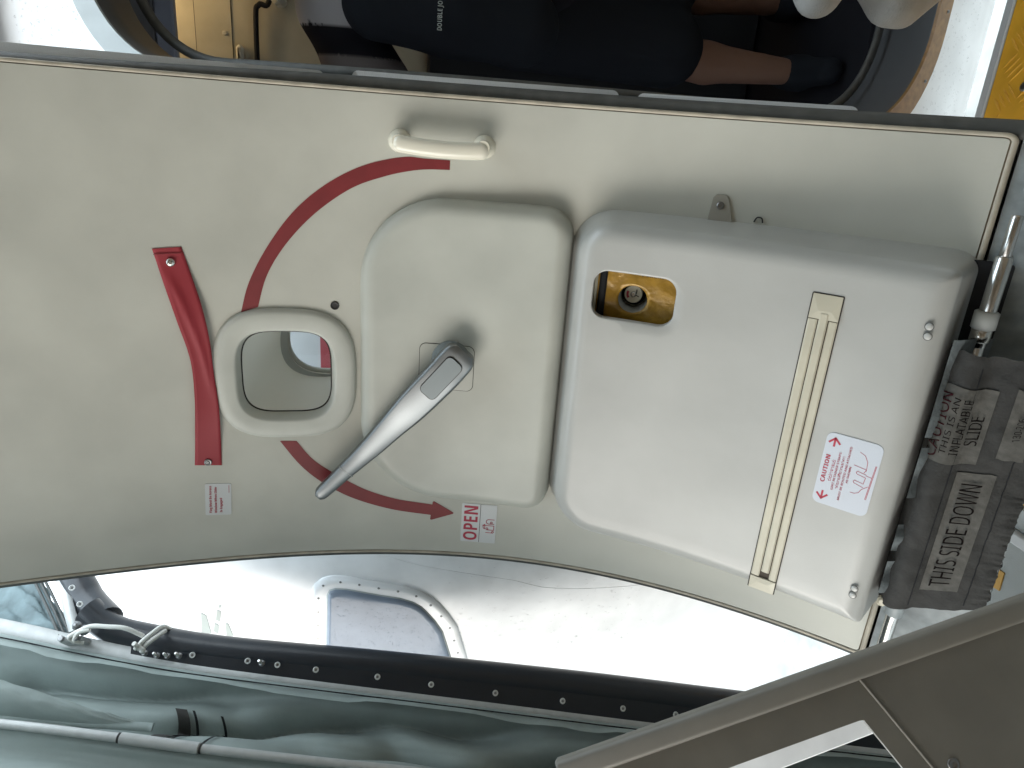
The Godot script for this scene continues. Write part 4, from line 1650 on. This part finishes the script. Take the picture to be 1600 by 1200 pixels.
func thai(kind: int) -> Array:
	match kind:
		0:  # sara e
			return [[Vector2(0.0, 0.7), Vector2(0.0, 0.12)], arc2(Vector2(0.07, 0.09), 0.08, 150, 510)]
		1:  # po pla
			return [arc2(Vector2(0.09, 0.60), 0.09, 0, 360), [Vector2(0.0, 0.6), Vector2(0.0, 0.0), Vector2(0.36, 0.0), Vector2(0.36, 1.0)]]
		2:  # sara i
			return [arc2(Vector2(0.18, 0.80), 0.19, 0, 180, 9, 0.15) + [Vector2(0.37, 0.80)]]
		3:  # do dek
			return [[Vector2(0.02, 0.0), Vector2(0.02, 0.14)], arc2(Vector2(0.12, 0.24), 0.08, 0, 360), [Vector2(0.02, 0.0), Vector2(0.0, 0.44)] + arc2(Vector2(0.19, 0.46), 0.19, 180, 0, 9, 0.24) + [Vector2(0.38, 0.0)]]
		4:  # kho / ngo like
			return [arc2(Vector2(0.08, 0.58), 0.08, 0, 360), [Vector2(0.1, 0.5), Vector2(0.04, 0.0), Vector2(0.34, 0.0), Vector2(0.34, 0.7)]]
		5:  # ko kai like
			return [[Vector2(0.04, 0.0), Vector2(0.04, 0.3), Vector2(0.0, 0.42)] + arc2(Vector2(0.18, 0.45), 0.18, 170, 0, 8, 0.24) + [Vector2(0.36, 0.0)]]
		6:  # sara a
			return [arc2(Vector2(0.1, 0.52), 0.14, 170, 0, 7, 0.18) + [Vector2(0.24, 0.0)]]
		7:  # ro ruea
			return [arc2(Vector2(0.14, 0.08), 0.08, 0, 360), [Vector2(0.22, 0.08), Vector2(0.2, 0.42), Vector2(0.0, 0.5), Vector2(0.02, 0.66), Vector2(0.26, 0.7)]]
		_:  # tone and vowel above
			return [[Vector2(0.1, 0.86), Vector2(0.16, 1.04)]]

func thai_line(st: SurfaceTool, seq: Array, at: Vector2, w: float, h: float, pen: float) -> void:
	var adv := 0.0
	for k in seq:
		adv += 0.0 if (k == 8 or k == 2) else (0.24 if k == 0 else 0.36 if k == 6 or k == 7 else 0.5)
	var s := w / adv
	var x := 0.0
	for k in seq:
		var back := 0.42 if (k == 2 or k == 8) else 0.0
		strokes(st, thai(k), pen, at + Vector2((x - back) * s, 0), Vector2(s, h))
		x += 0.0 if (k == 8 or k == 2) else (0.24 if k == 0 else 0.36 if k == 6 or k == 7 else 0.5)

func stickers(t: Node3D) -> void:
	# OPEN
	var s := sticker(t, df(-0.3525, -0.3235, 0.0032), 0.086, 0.069, 0.002, M.sticker)
	lettering(s, "OPEN", M.ink, 0.027, Vector3(0.0, 0.0155, 0), 0.077)
	var st := start()
	strokes(st, [[Vector2(-0.042, -0.0022), Vector2(0.042, -0.0022)]], 0.0009, Vector2.ZERO, Vector2.ONE)
	part(s, "rule", st, M.ink_dark)
	st = start()
	thai_line(st, [0, 1, 2, 3], Vector2(-0.019, -0.0305), 0.033, 0.0225, 0.0014)
	part(s, "thai_lettering", st, M.ink)
	# flag notice
	s = sticker(t, df(-0.2965, 0.1635, 0.0030) * Transform3D(Basis(Vector3(0, 0, 1), -0.05), Vector3.ZERO), 0.0655, 0.045, 0.003, M.sticker)
	lettering(s, "Flag Must Be Across", M.ink, 0.0042, Vector3(-0.0, 0.0135, 0), 0.056)
	lettering(s, "Window When Slide", M.ink, 0.0042, Vector3(-0.001, 0.0045, 0), 0.054)
	lettering(s, "Is Engaged", M.ink, 0.0042, Vector3(-0.012, -0.0045, 0), 0.030)
	st = start()
	strokes(st, [[Vector2(0.014, -0.0185), Vector2(0.029, -0.0185)]], 0.0009, Vector2.ZERO, Vector2.ONE)
	part(s, "fine_print", st, M.ink)
	# caution notice on the slide cover
	s = sticker(t, bf(-0.0575, -0.8845, 0.0012), 0.1165, 0.0775, 0.010, M.sticker_blue)
	lettering(s, "CAUTION", M.ink, 0.0062, Vector3(0.0, 0.0305, 0), 0.045)
	lettering(s, "GIRT RETAINER STRAPS", M.ink, 0.0029, Vector3(0, 0.0152, 0), 0.062, false)
	lettering(s, "MUST BE ROUTED AND ATTACHED", M.ink, 0.0029, Vector3(0, 0.0030, 0), 0.088, false)
	lettering(s, "AS SHOWN", M.ink, 0.0029, Vector3(0, -0.0024, 0), 0.027, false)
	st = start()
	thai_line(st, [4, 8, 1, 5, 7, 6, 7, 0, 4, 8], Vector2(-0.018, 0.0195), 0.036, 0.0046, 0.00055)
	thai_line(st, [6, 3, 8, 4, 5, 1, 3, 2, 4, 6, 5, 0, 7, 5, 8, 3, 6], Vector2(-0.027, 0.0078), 0.054, 0.0040, 0.0005)
	part(s, "thai_lettering", st, M.ink)
	st = start()
	for q in [[-1.0, -0.043], [1.0, 0.044]]:
		var d: float = q[0]
		strokes(st, [[Vector2(-0.006 * d, 0), Vector2(0.0055 * d, 0)], [Vector2(-0.001 * d, 0.0072), Vector2(0.0065 * d, 0), Vector2(-0.001 * d, -0.0072)]], 0.0030, Vector2(q[1], 0.0265), Vector2.ONE)
	part(s, "arrow", st, M.ink)
	st = start()
	strokes(st, [
		[Vector2(-0.024, -0.012)] + [Vector2(-0.024, -0.018), Vector2(-0.0215, -0.0235), Vector2(-0.016, -0.0265)],
		[Vector2(0.033, -0.012), Vector2(0.030, -0.020), Vector2(0.022, -0.0255), Vector2(0.010, -0.0265)], [Vector2(0.012, -0.0255), Vector2(0.014, -0.008)],
		[Vector2(-0.013, -0.028), Vector2(-0.010, -0.014), Vector2(-0.008, -0.0125), Vector2(-0.006, -0.014), Vector2(-0.008, -0.027)],
		[Vector2(0.001, -0.028), Vector2(0.003, -0.015), Vector2(0.005, -0.0135), Vector2(0.007, -0.015), Vector2(0.005, -0.028)],
		[Vector2(-0.008, -0.027), Vector2(0.001, -0.028)], [Vector2(0.007, -0.024), Vector2(0.012, -0.0265)], [Vector2(-0.016, -0.0265), Vector2(-0.010, -0.034)], [Vector2(0.004, -0.028), Vector2(0.003, -0.036)],
		[Vector2(-0.028, -0.0345), Vector2(0.020, -0.0375)], [Vector2(-0.028, -0.036), Vector2(0.020, -0.039 + 0.0002)]], 0.0007, Vector2(0.002, 0.0015), Vector2(1.15, 0.95))
	part(s, "diagram", st, M.ink)

func lower(t: Node3D) -> void:
	# painted frame below the liner, with screws
	var st := start()
	plate(st, dense(rrect(-0.436, -1.055, 0.436, -0.960, [0.004, 0.004, 0.03, 0.07], 8), 0.05), func(x, y): return dp(x, y, -0.004), func(x, y): return dp(x, y, -0.05))
	var f := part(t, "lower_frame", st, M.grey_paint)
	st = start()
	lathe(st, [Vector2(0.006, 0), Vector2(0.006, 0.0015), Vector2(0.004, 0.0025)], 14)
	st.generate_normals()
	var sc := st.commit()
	for x in [0.36, 0.27, 0.18, -0.30, -0.38]:
		again(f, "frame_screw", sc, M.grey_paint, df(x, -0.976, -0.004))
	# dark trough between the cover and the frame, with grey webbing flaps
	st = start()
	plate(st, rrect(-0.275, -0.985, 0.262, -0.945, [0.004, 0.004, 0.004, 0.004], 3), func(x, y): return dp(x, y, 0.012), func(x, y): return dp(x, y, 0.0))
	part(t, "trough", st, M.black)
	for q in [[0.02, 0.165, 0.0], [-0.075, 0.005, 1.0], [-0.17, -0.125, 2.0], [-0.245, -0.185, 3.0]]:
		st = start()
		sheet(st, 10, 6, func(u, v):
			return dp(lerpf(q[0], q[1], u), lerpf(-0.951, -0.985, v), 0.098 - 0.06 * v + 0.006 * sin(u * 7 + q[2] * 2) + 0.004 * sin(v * 8)))
		part(t, "webbing_flap", st, M.girt_flap)
	st = start()
	cbox(st, Vector3(0.016, 0.012, 0.012), 0.003)
	part(t, "cream_clip", st, M.cream, df(-0.262, -0.957, 0.085))

# -------------------------------------------------------------- slide girt
func slide_girt() -> void:
	var g := thing("girt_bar", "polished steel girt bar with pale plastic collar under the door", "metal bar", dp(0.0, -0.975, 0.05))
	var base := dp(0.0, -0.975, 0.05)
	var bar := func(x0: float, x1: float, r: float, m: Material, called: String) -> void:
		var st := start()
		var rr := []
		for q in [[x0, r * 0.8], [x0 + 0.002, r], [x1 - 0.002, r], [x1, r * 0.8]]:
			var ring := PackedVector3Array()
			for i in 20:
				var a := -TAU * i / 20
				ring.append(dp(0.0, -0.973, 0.05) - base + Vector3(q[0], sin(a) * q[1], cos(a) * q[1]))
			ring.reverse()
			rr.append(ring)
		rr.reverse()
		loft(st, rr, true, true)
		part(g, called, st, m)
	bar.call(0.272, 0.330, 0.0075, M.chrome, "rod_end")
	bar.call(0.150, 0.276, 0.0108, M.chrome, "rod")
	bar.call(0.176, 0.202, 0.0155, M.light_grey, "collar")
	bar.call(0.158, 0.178, 0.0128, M.steel, "sleeve")
	bar.call(-0.46, 0.16, 0.0095, M.chrome, "rod")
	bar.call(-0.30, -0.255, 0.013, M.grey_paint, "sleeve")
	# fabric rolled round the bar
	var s := thing("slide_girt", "dark grimy fabric girt hanging below the slide cover with caution labels", "slide girt", base)
	var prof := [Vector2(-0.950, 0.035), Vector2(-0.953, 0.075), Vector2(-0.960, 0.092), Vector2(-0.970, 0.098), Vector2(-0.981, 0.093), Vector2(-0.989, 0.084), Vector2(-0.998, 0.082), Vector2(-1.012, 0.080), Vector2(-1.028, 0.074), Vector2(-1.042, 0.066), Vector2(-1.050, 0.058)]
	var pc := Curve2D.new()
	for q in spline(prof, 6):
		pc.add_point(q)
	var pl := pc.get_baked_length()
	var n := FastNoiseLite.new()
	n.seed = 31
	n.frequency = 9.0
	n.fractal_octaves = 3
	var n2 := FastNoiseLite.new()
	n2.seed = 7
	n2.frequency = 60.0
	var surf := func(u: float, v: float, off: float) -> Vector3:
		var q := pc.sample_baked(v * pl)
		var xl := lerpf(-0.262, -0.232, smoothstep(0.4, 1.0, v)) + 0.003 * n.get_noise_2d(v * 0.5, 7.0)
		var x := lerpf(xl, 0.150 + 0.004 * n.get_noise_2d(v, 3.0), u)
		var y := q.x - smoothstep(0.75, 1.0, v) * (0.002 * n2.get_noise_2d(x * 1.6, 1.0) + 0.002)
		var rag := smoothstep(0.90, 1.0, v) * 0.0018 * n2.get_noise_2d(x * 4.0, 4.0)
		return dp(x, y + rag, q.y + 0.004 * n.get_noise_2d(x * 1.2, v * 0.3) + off)
	var st := start()
	sheet(st, 160, 50, func(u, v): return surf.call(u, 1.0 - v, 0.0) - base)
	part(s, "fabric", st, M.girt)
	st = start()
	sheet(st, 60, 3, func(u, v): return surf.call(u, 1.0, -0.012 * v) - base)
	part(s, "frayed_edge", st, M.girt)
	# sewn label patches
	var patch := func(u0: float, u1: float, v0: float, v1: float, called: String) -> void:
		var s2 := start()
		var poly := rrect(u0, v0, u1, v1, [0.02, 0.02, 0.02, 0.02], 4)
		sheet(s2, 30, 14, func(u, v): return surf.call(lerpf(u0, u1, u), lerpf(v1, v0, v), 0.0016) - base)
		part(s, called, s2, M.girt_label)
	patch.call(0.61, 0.885, 0.14, 0.67, "label_patch")
	patch.call(0.085, 0.575, 0.585, 0.80, "label_patch")
	patch.call(0.64, 0.90, 0.76, 0.90, "label_patch")
	for q in [["CAUTION", 0.745, 0.355, 0.0150, 0.092], ["THIS IS AN", 0.75, 0.435, 0.006, 0.080], ["INFLATABLE", 0.75, 0.51, 0.010, 0.080], ["SLIDE", 0.735, 0.605, 0.0115, 0.042], ["THIS SIDE DOWN", 0.325, 0.69, 0.0175, 0.168], ["130-206", 0.76, 0.83, 0.006, 0.034]]:
		var uc: float = q[1]
		var vc: float = q[2]
		bent_lettering(s, q[0], M.ink_maroon if vc < 0.42 else M.ink_dark, q[3], q[4], func(x, y): return surf.call(uc + x / 0.395, vc - y / pl, 0.0050) - base)
	# stitching
	for v in [0.53, 0.86]:
		st = start()
		var pp := []
		for i in 60:
			pp.append(surf.call(0.02 + 0.94 * i / 59.0, v, 0.0006) - base)
		tube(st, pp, 0.0007, 5)
		part(s, "stitching", st, M.black)

# ------------------------------------------------------------------- guard
func guard() -> void:
	var o := Vector3(-0.187, -0.30, 0.735)
	var g := thing("guard_panel", "near grey sheet-metal guard panel with rounded top rail and cut-out", "guard panel", o)
	var xa := Vector3(0.176, -0.459, 0.026).normalized()     # along the rail
	var nz := Vector3(0.52, 0.18, 0.83)
	nz = (nz - xa * nz.dot(xa)).normalized()
	var ya := nz.cross(xa)
	var b := Basis(xa, ya, nz)
	g.basis = b * Basis(Vector3(0, 0, 1), 0.021)
	var st := start()
	var rr := []
	for x in [-0.004, -0.001, 0.9]:
		var r := PackedVector3Array()
		var sc := 0.8 if x == -0.004 else 1.0
		for q in rrect(-0.0115, -0.009, 0.0115, 0.009, [0.006, 0.006, 0.006, 0.006], 5):
			r.append(Vector3(x, q.x * sc - 0.0105, q.y * sc))
		rr.append(r)
	loft(st, rr, true, true)
	part(g, "top_rail", st, M.guard_paint)
	st = start()
	plate(st, PackedVector2Array([Vector2(-0.002, -0.020), Vector2(0.3035, -0.020), Vector2(0.336, -0.1166), Vector2(0.41, -0.337), Vector2(0.375, -0.337), Vector2(0.310, -0.108), Vector2(0.2926, -0.0567), Vector2(0.288, -0.0560), Vector2(0.03, -0.0575), Vector2(0.03, -0.3), Vector2(-0.002, -0.3)]), func(x, y): return Vector3(x, y, 0.004), func(x, y): return Vector3(x, y, -0.004), true)
	part(g, "upper_sheet", st, M.guard_paint)
	st = start()
	plate(st, PackedVector2Array([Vector2(0.3047, -0.020), Vector2(0.90, -0.020), Vector2(0.90, -0.7), Vector2(0.535, -0.7), Vector2(0.3375, -0.1166)]), func(x, y): return Vector3(x, y, 0.0055), func(x, y): return Vector3(x, y, -0.004), true)
	part(g, "side_sheet", st, M.guard_paint)
	st = start()
	tube(st, [Vector3(0.304, -0.021, 0.005), Vector3(0.3367, -0.1166, 0.005), Vector3(0.42, -0.363, 0.005)], 0.0016, 8)
	part(g, "weld_bead", st, M.guard_paint)
	st = start()
	lathe(st, [Vector2(0.0055, 0), Vector2(0.0055, 0.0008), Vector2(0.0035, 0.0012), Vector2(0.002, 0.0004)], 16)
	part(g, "screw", st, M.dark_steel, Transform3D(Basis(), Vector3(0.355, -0.118, 0.0055)))

	var k := thing("pale_panel", "pale metal panel edge seen through the guard's cut-out", "panel", Vector3(-0.466, -0.78, 0.50))
	st = start()
	cbox(st, Vector3(0.055, 0.40, 0.012), 0.003)
	part(k, "sheet", st, M.white_paint, Transform3D(Basis(Vector3(0, 0, 1), 0.36) * Basis(Vector3.UP, 0.5), Vector3.ZERO))

# ------------------------------------------------------------------ people
# a smooth body from tapered capsules [a, ra, b, rb], as surface nets
func blob(caps: Array, cell: float, k: float, tint: Variant = null) -> SurfaceTool:
	var lo := Vector3.ONE * 1e9
	var hi := -lo
	for c in caps:
		for e in [[c[0], c[1]], [c[2], c[3]]]:
			lo = lo.min(e[0] - Vector3.ONE * (e[1] + cell * 2))
			hi = hi.max(e[0] + Vector3.ONE * (e[1] + cell * 2))
	var n := Vector3i(((hi - lo) / cell).ceil()) + Vector3i.ONE
	var f := PackedFloat32Array()
	f.resize(n.x * n.y * n.z)
	f.fill(0.2)
	var acc := PackedFloat32Array()
	acc.resize(f.size())
	acc.fill(0.0)
	for c in caps:
		var a: Vector3 = c[0]
		var ra: float = c[1]
		var bb: Vector3 = c[2]
		var rb: float = c[3]
		var sq: Vector3 = c[4] if c.size() > 4 else Vector3.ONE
		var m := maxf(ra, rb) + k * 4 + cell
		var l3 := Vector3i(((a.min(bb) - Vector3.ONE * m - lo) / cell).floor()).clamp(Vector3i.ZERO, n - Vector3i.ONE)
		var h3 := Vector3i(((a.max(bb) + Vector3.ONE * m - lo) / cell).ceil()).clamp(Vector3i.ZERO, n - Vector3i.ONE)
		var ab := bb - a
		var ll := maxf(ab.length_squared(), 1e-8)
		for z in range(l3.z, h3.z + 1):
			for y in range(l3.y, h3.y + 1):
				for x in range(l3.x, h3.x + 1):
					var p := lo + Vector3(x, y, z) * cell
					var t := clampf((p - a).dot(ab) / ll, 0, 1)
					var d := ((p - a - ab * t) / sq).length() - lerpf(ra, rb, t)
					var i := x + n.x * (y + n.y * z)
					acc[i] += exp(-clampf(d / k, -30, 30))
	for i in f.size():
		if acc[i] > 0:
			f[i] = -k * log(acc[i])
	var st := start()
	var vid := {}
	var verts := PackedVector3Array()
	for z in n.z - 1:
		for y in n.y - 1:
			for x in n.x - 1:
				var i := x + n.x * (y + n.y * z)
				var s0 := f[i] < 0
				var any := false
				var sum := Vector3.ZERO
				var cnt := 0
				var v := [f[i], f[i + 1], f[i + n.x], f[i + n.x + 1], f[i + n.x * n.y], f[i + n.x * n.y + 1], f[i + n.x * n.y + n.x], f[i + n.x * n.y + n.x + 1]]
				for q in v:
					if (q < 0) != s0:
						any = true
						break
				if not any:
					continue
				for e in [[0, 1], [2, 3], [4, 5], [6, 7], [0, 2], [1, 3], [4, 6], [5, 7], [0, 4], [1, 5], [2, 6], [3, 7]]:
					var p: float = v[e[0]]
					var q: float = v[e[1]]
					if (p < 0) != (q < 0):
						var t := p / (p - q)
						var A := Vector3(e[0] & 1, (e[0] >> 1) & 1, e[0] >> 2)
						var B := Vector3(e[1] & 1, (e[1] >> 1) & 1, e[1] >> 2)
						sum += A.lerp(B, t)
						cnt += 1
				vid[i] = verts.size()
				verts.append(lo + (Vector3(x, y, z) + sum / cnt) * cell)
	var sy := n.x
	var sz := n.x * n.y
	for z in range(1, n.z - 1):
		for y in range(1, n.y - 1):
			for x in range(1, n.x - 1):
				var i := x + n.x * (y + n.y * z)
				for ax in 3:
					var st1: int = [1, sy, sz][ax]
					var u: int = [sy, sz, 1][ax]
					var w: int = [sz, 1, sy][ax]
					if (f[i] < 0) == (f[i + st1] < 0):
						continue
					if not (vid.has(i) and vid.has(i - u) and vid.has(i - u - w) and vid.has(i - w)):
						continue
					var q := [verts[vid[i]], verts[vid[i - u]], verts[vid[i - u - w]], verts[vid[i - w]]]
					if f[i] < 0:
						q = [q[0], q[1], q[2], q[3]]
					else:
						q = [q[3], q[2], q[1], q[0]]
					for tr in [[0, 1, 2], [0, 2, 3]]:
						for vi in [tr[0], tr[2], tr[1]]:
							if tint != null:
								st.set_color(tint.call(q[vi]))
							st.add_vertex(q[vi])
	return st

func people() -> void:
	var base := Vector3(0.72, -1.40, -0.9)
	var p := thing("person", "person in black and white top and dark shorts standing in the aircraft doorway", "person", base)
	# body: head, neck, arms, hands and legs as one surface
	var body := [
		[Vector3(0.02, 1.62, 0.03), 0.085, Vector3(0.02, 1.56, 0.02), 0.078], [Vector3(0.02, 1.50, -0.01), 0.052, Vector3(0.02, 1.40, -0.02), 0.058],
		[Vector3(0.02, 1.36, -0.02), 0.10, Vector3(0.02, 0.95, -0.02), 0.11], [Vector3(-0.13, 1.40, -0.02), 0.058, Vector3(-0.36, 1.24, 0.03), 0.040], [Vector3(-0.36, 1.24, 0.03), 0.040, Vector3(-0.33, 1.12, 0.24), 0.029],
		[Vector3(0.18, 1.38, -0.02), 0.058, Vector3(0.26, 1.1, 0.0), 0.042], [Vector3(0.26, 1.1, 0.0), 0.042, Vector3(0.27, 0.86, 0.08), 0.030],
		[Vector3(-0.085, 0.90, 0.0), 0.085, Vector3(-0.115, 0.49, 0.02), 0.060], [Vector3(-0.115, 0.49, 0.02), 0.060, Vector3(-0.125, 0.34, 0.0), 0.055], [Vector3(-0.125, 0.34, 0.0), 0.055, Vector3(-0.13, 0.09, 0.02), 0.036],
		[Vector3(0.095, 0.90, 0.0), 0.085, Vector3(0.08, 0.49, -0.05), 0.060], [Vector3(0.08, 0.49, -0.05), 0.060, Vector3(0.07, 0.34, -0.10), 0.055], [Vector3(0.07, 0.34, -0.10), 0.055, Vector3(0.07, 0.09, -0.12), 0.036],
		[Vector3(-0.33, 1.12, 0.24), 0.030, Vector3(-0.33, 1.09, 0.31), 0.030], [Vector3(0.27, 0.86, 0.08), 0.030, Vector3(0.27, 0.78, 0.10), 0.030],
		[Vector3(0.02, 1.57, 0.115), 0.014, Vector3(0.02, 1.55, 0.118), 0.016], [Vector3(-0.065, 1.58, 0.01), 0.012, Vector3(-0.068, 1.56, 0.01), 0.010], [Vector3(0.105, 1.58, 0.01), 0.012, Vector3(0.108, 1.56, 0.01), 0.010]]
	for hd in [[Vector3(-0.33, 1.09, 0.31), Vector3(0, -0.25, 1.0)], [Vector3(0.27, 0.78, 0.10), Vector3(0, -1.0, 0.25)]]:
		for i in 4:
			var o: Vector3 = hd[0] + Vector3((i - 1.5) * 0.019, 0, 0)
			var dv: Vector3 = hd[1].normalized()
			var cv := Vector3(0, -0.5, -0.2)
			var ln := 0.04 - 0.004 * absf(i - 1.3)
			body.append([o + dv * 0.02, 0.0095, o + dv * (0.02 + ln), 0.0085])
			body.append([o + dv * (0.02 + ln), 0.0085, o + dv * (0.02 + ln) + (dv + cv).normalized() * 0.03, 0.0075])
		body.append([hd[0] + Vector3(0.03, 0, 0), 0.011, hd[0] + Vector3(0.052, -0.01, 0) + hd[1].normalized() * 0.045, 0.009])
	part(p, "body", blob(body, 0.0125, 0.008), M.skin)
	var tint := func(q: Vector3) -> Color:
		if q.x < -0.195:
			return Color(0.16, 0.145, 0.14)
		if q.x < -0.125:
			return Color(0.016, 0.018, 0.022)
		if q.x < -0.06 and q.y > 1.36:
			return Color(0.45, 0.45, 0.46)
		if q.y > 1.34:
			return Color(0.45, 0.45, 0.46)
		return Color(0.016, 0.018, 0.022)
	var sh := [[Vector3(0.02, 1.36, -0.02), 0.135, Vector3(0.02, 0.86, -0.01), 0.155], [Vector3(-0.09, 1.40, -0.02), 0.075, Vector3(-0.22, 1.32, 0.0), 0.085], [Vector3(-0.22, 1.32, 0.0), 0.085, Vector3(-0.27, 1.27, 0.01), 0.088], [Vector3(0.14, 1.38, -0.02), 0.07, Vector3(0.23, 1.2, 0.0), 0.075], [Vector3(-0.08, 1.40, -0.02), 0.07, Vector3(0.12, 1.40, -0.02), 0.07]]
	part(p, "shirt", blob(sh, 0.0085, 0.02, tint), M.shirt)
	part(p, "shorts", blob([[Vector3(-0.07, 0.90, 0.0), 0.12, Vector3(-0.10, 0.47, 0.01), 0.105], [Vector3(0.09, 0.90, 0.0), 0.12, Vector3(0.085, 0.48, -0.04), 0.105], [Vector3(-0.02, 0.98, 0.0), 0.14, Vector3(0.04, 0.9, 0.0), 0.14]], 0.015, 0.02), M.cloth_black)
	var bk := start()
	cbox(bk, Vector3(0.34, 0.50, 0.16), 0.05)
	var bag := part(p, "backpack", blob([[Vector3(-0.08, 1.28, 0.17), 0.085, Vector3(-0.10, 0.92, 0.17), 0.095], [Vector3(0.10, 1.28, 0.17), 0.085, Vector3(0.12, 0.92, 0.17), 0.095], [Vector3(-0.08, 1.1, 0.17), 0.09, Vector3(0.12, 1.1, 0.17), 0.09]], 0.0125, 0.02), M.cloth_black)
	var tx := lettering(bag, "DOUBLE JO", M.mark_grey, 0.011, Vector3.ZERO, 0.062)
	tx.transform = Transform3D(Basis(), Vector3(-0.105, 1.135, 0.272)) * tx.transform
	for q in [Vector3(-0.13, 0, 0.02), Vector3(0.07, 0, -0.12)]:
		part(p, "shoe", blob([[q + Vector3(0, 0.05, -0.04), 0.045, q + Vector3(0, 0.04, 0.14), 0.036], [q + Vector3(0, 0.09, -0.02), 0.042, q + Vector3(0, 0.05, 0.0), 0.045]], 0.01, 0.012), M.cloth_black)
	part(p, "hair", blob([[Vector3(0.02, 1.655, 0.0), 0.088, Vector3(0.02, 1.58, -0.02), 0.082]], 0.0125, 0.01), M.hair)
	# white cloth bundle and dark bag, at the edge of the picture
	var nb := Vector3(0.695, -1.0, -0.15)
	var w := thing("cloth_bundle", "loose white cloth bundle hanging in front of the doorway sill", "cloth", nb)
	part(w, "hanging_fold", blob([[Vector3(0.05, 0.13, 0), 0.05, Vector3(-0.035, 0.07, 0.01), 0.035], [Vector3(-0.035, 0.07, 0.01), 0.035, Vector3(0.02, 0.02, 0.01), 0.03]], 0.007, 0.01), M.cloth_white)
	part(w, "hanging_fold", blob([[Vector3(0.06, 0.0, 0), 0.06, Vector3(-0.030, -0.085, 0.01), 0.042], [Vector3(-0.030, -0.085, 0.01), 0.042, Vector3(0.03, -0.17, 0.0), 0.035], [Vector3(-0.045, -0.12, 0.0), 0.03, Vector3(0.02, -0.19, 0.0), 0.03]], 0.007, 0.008), M.cloth_white)
	var k := thing("dark_bag", "dark fabric bag standing at the right edge of the yellow plate", "bag", Vector3(0.90, -1.49, -0.05))
	part(k, "bag_body", blob([[Vector3(-0.08, 0.09, -0.05), 0.085, Vector3(-0.06, 0.30, -0.05), 0.09], [Vector3(0.12, 0.09, 0.1), 0.085, Vector3(0.12, 0.30, 0.1), 0.09]], 0.012, 0.02), M.cloth_black)
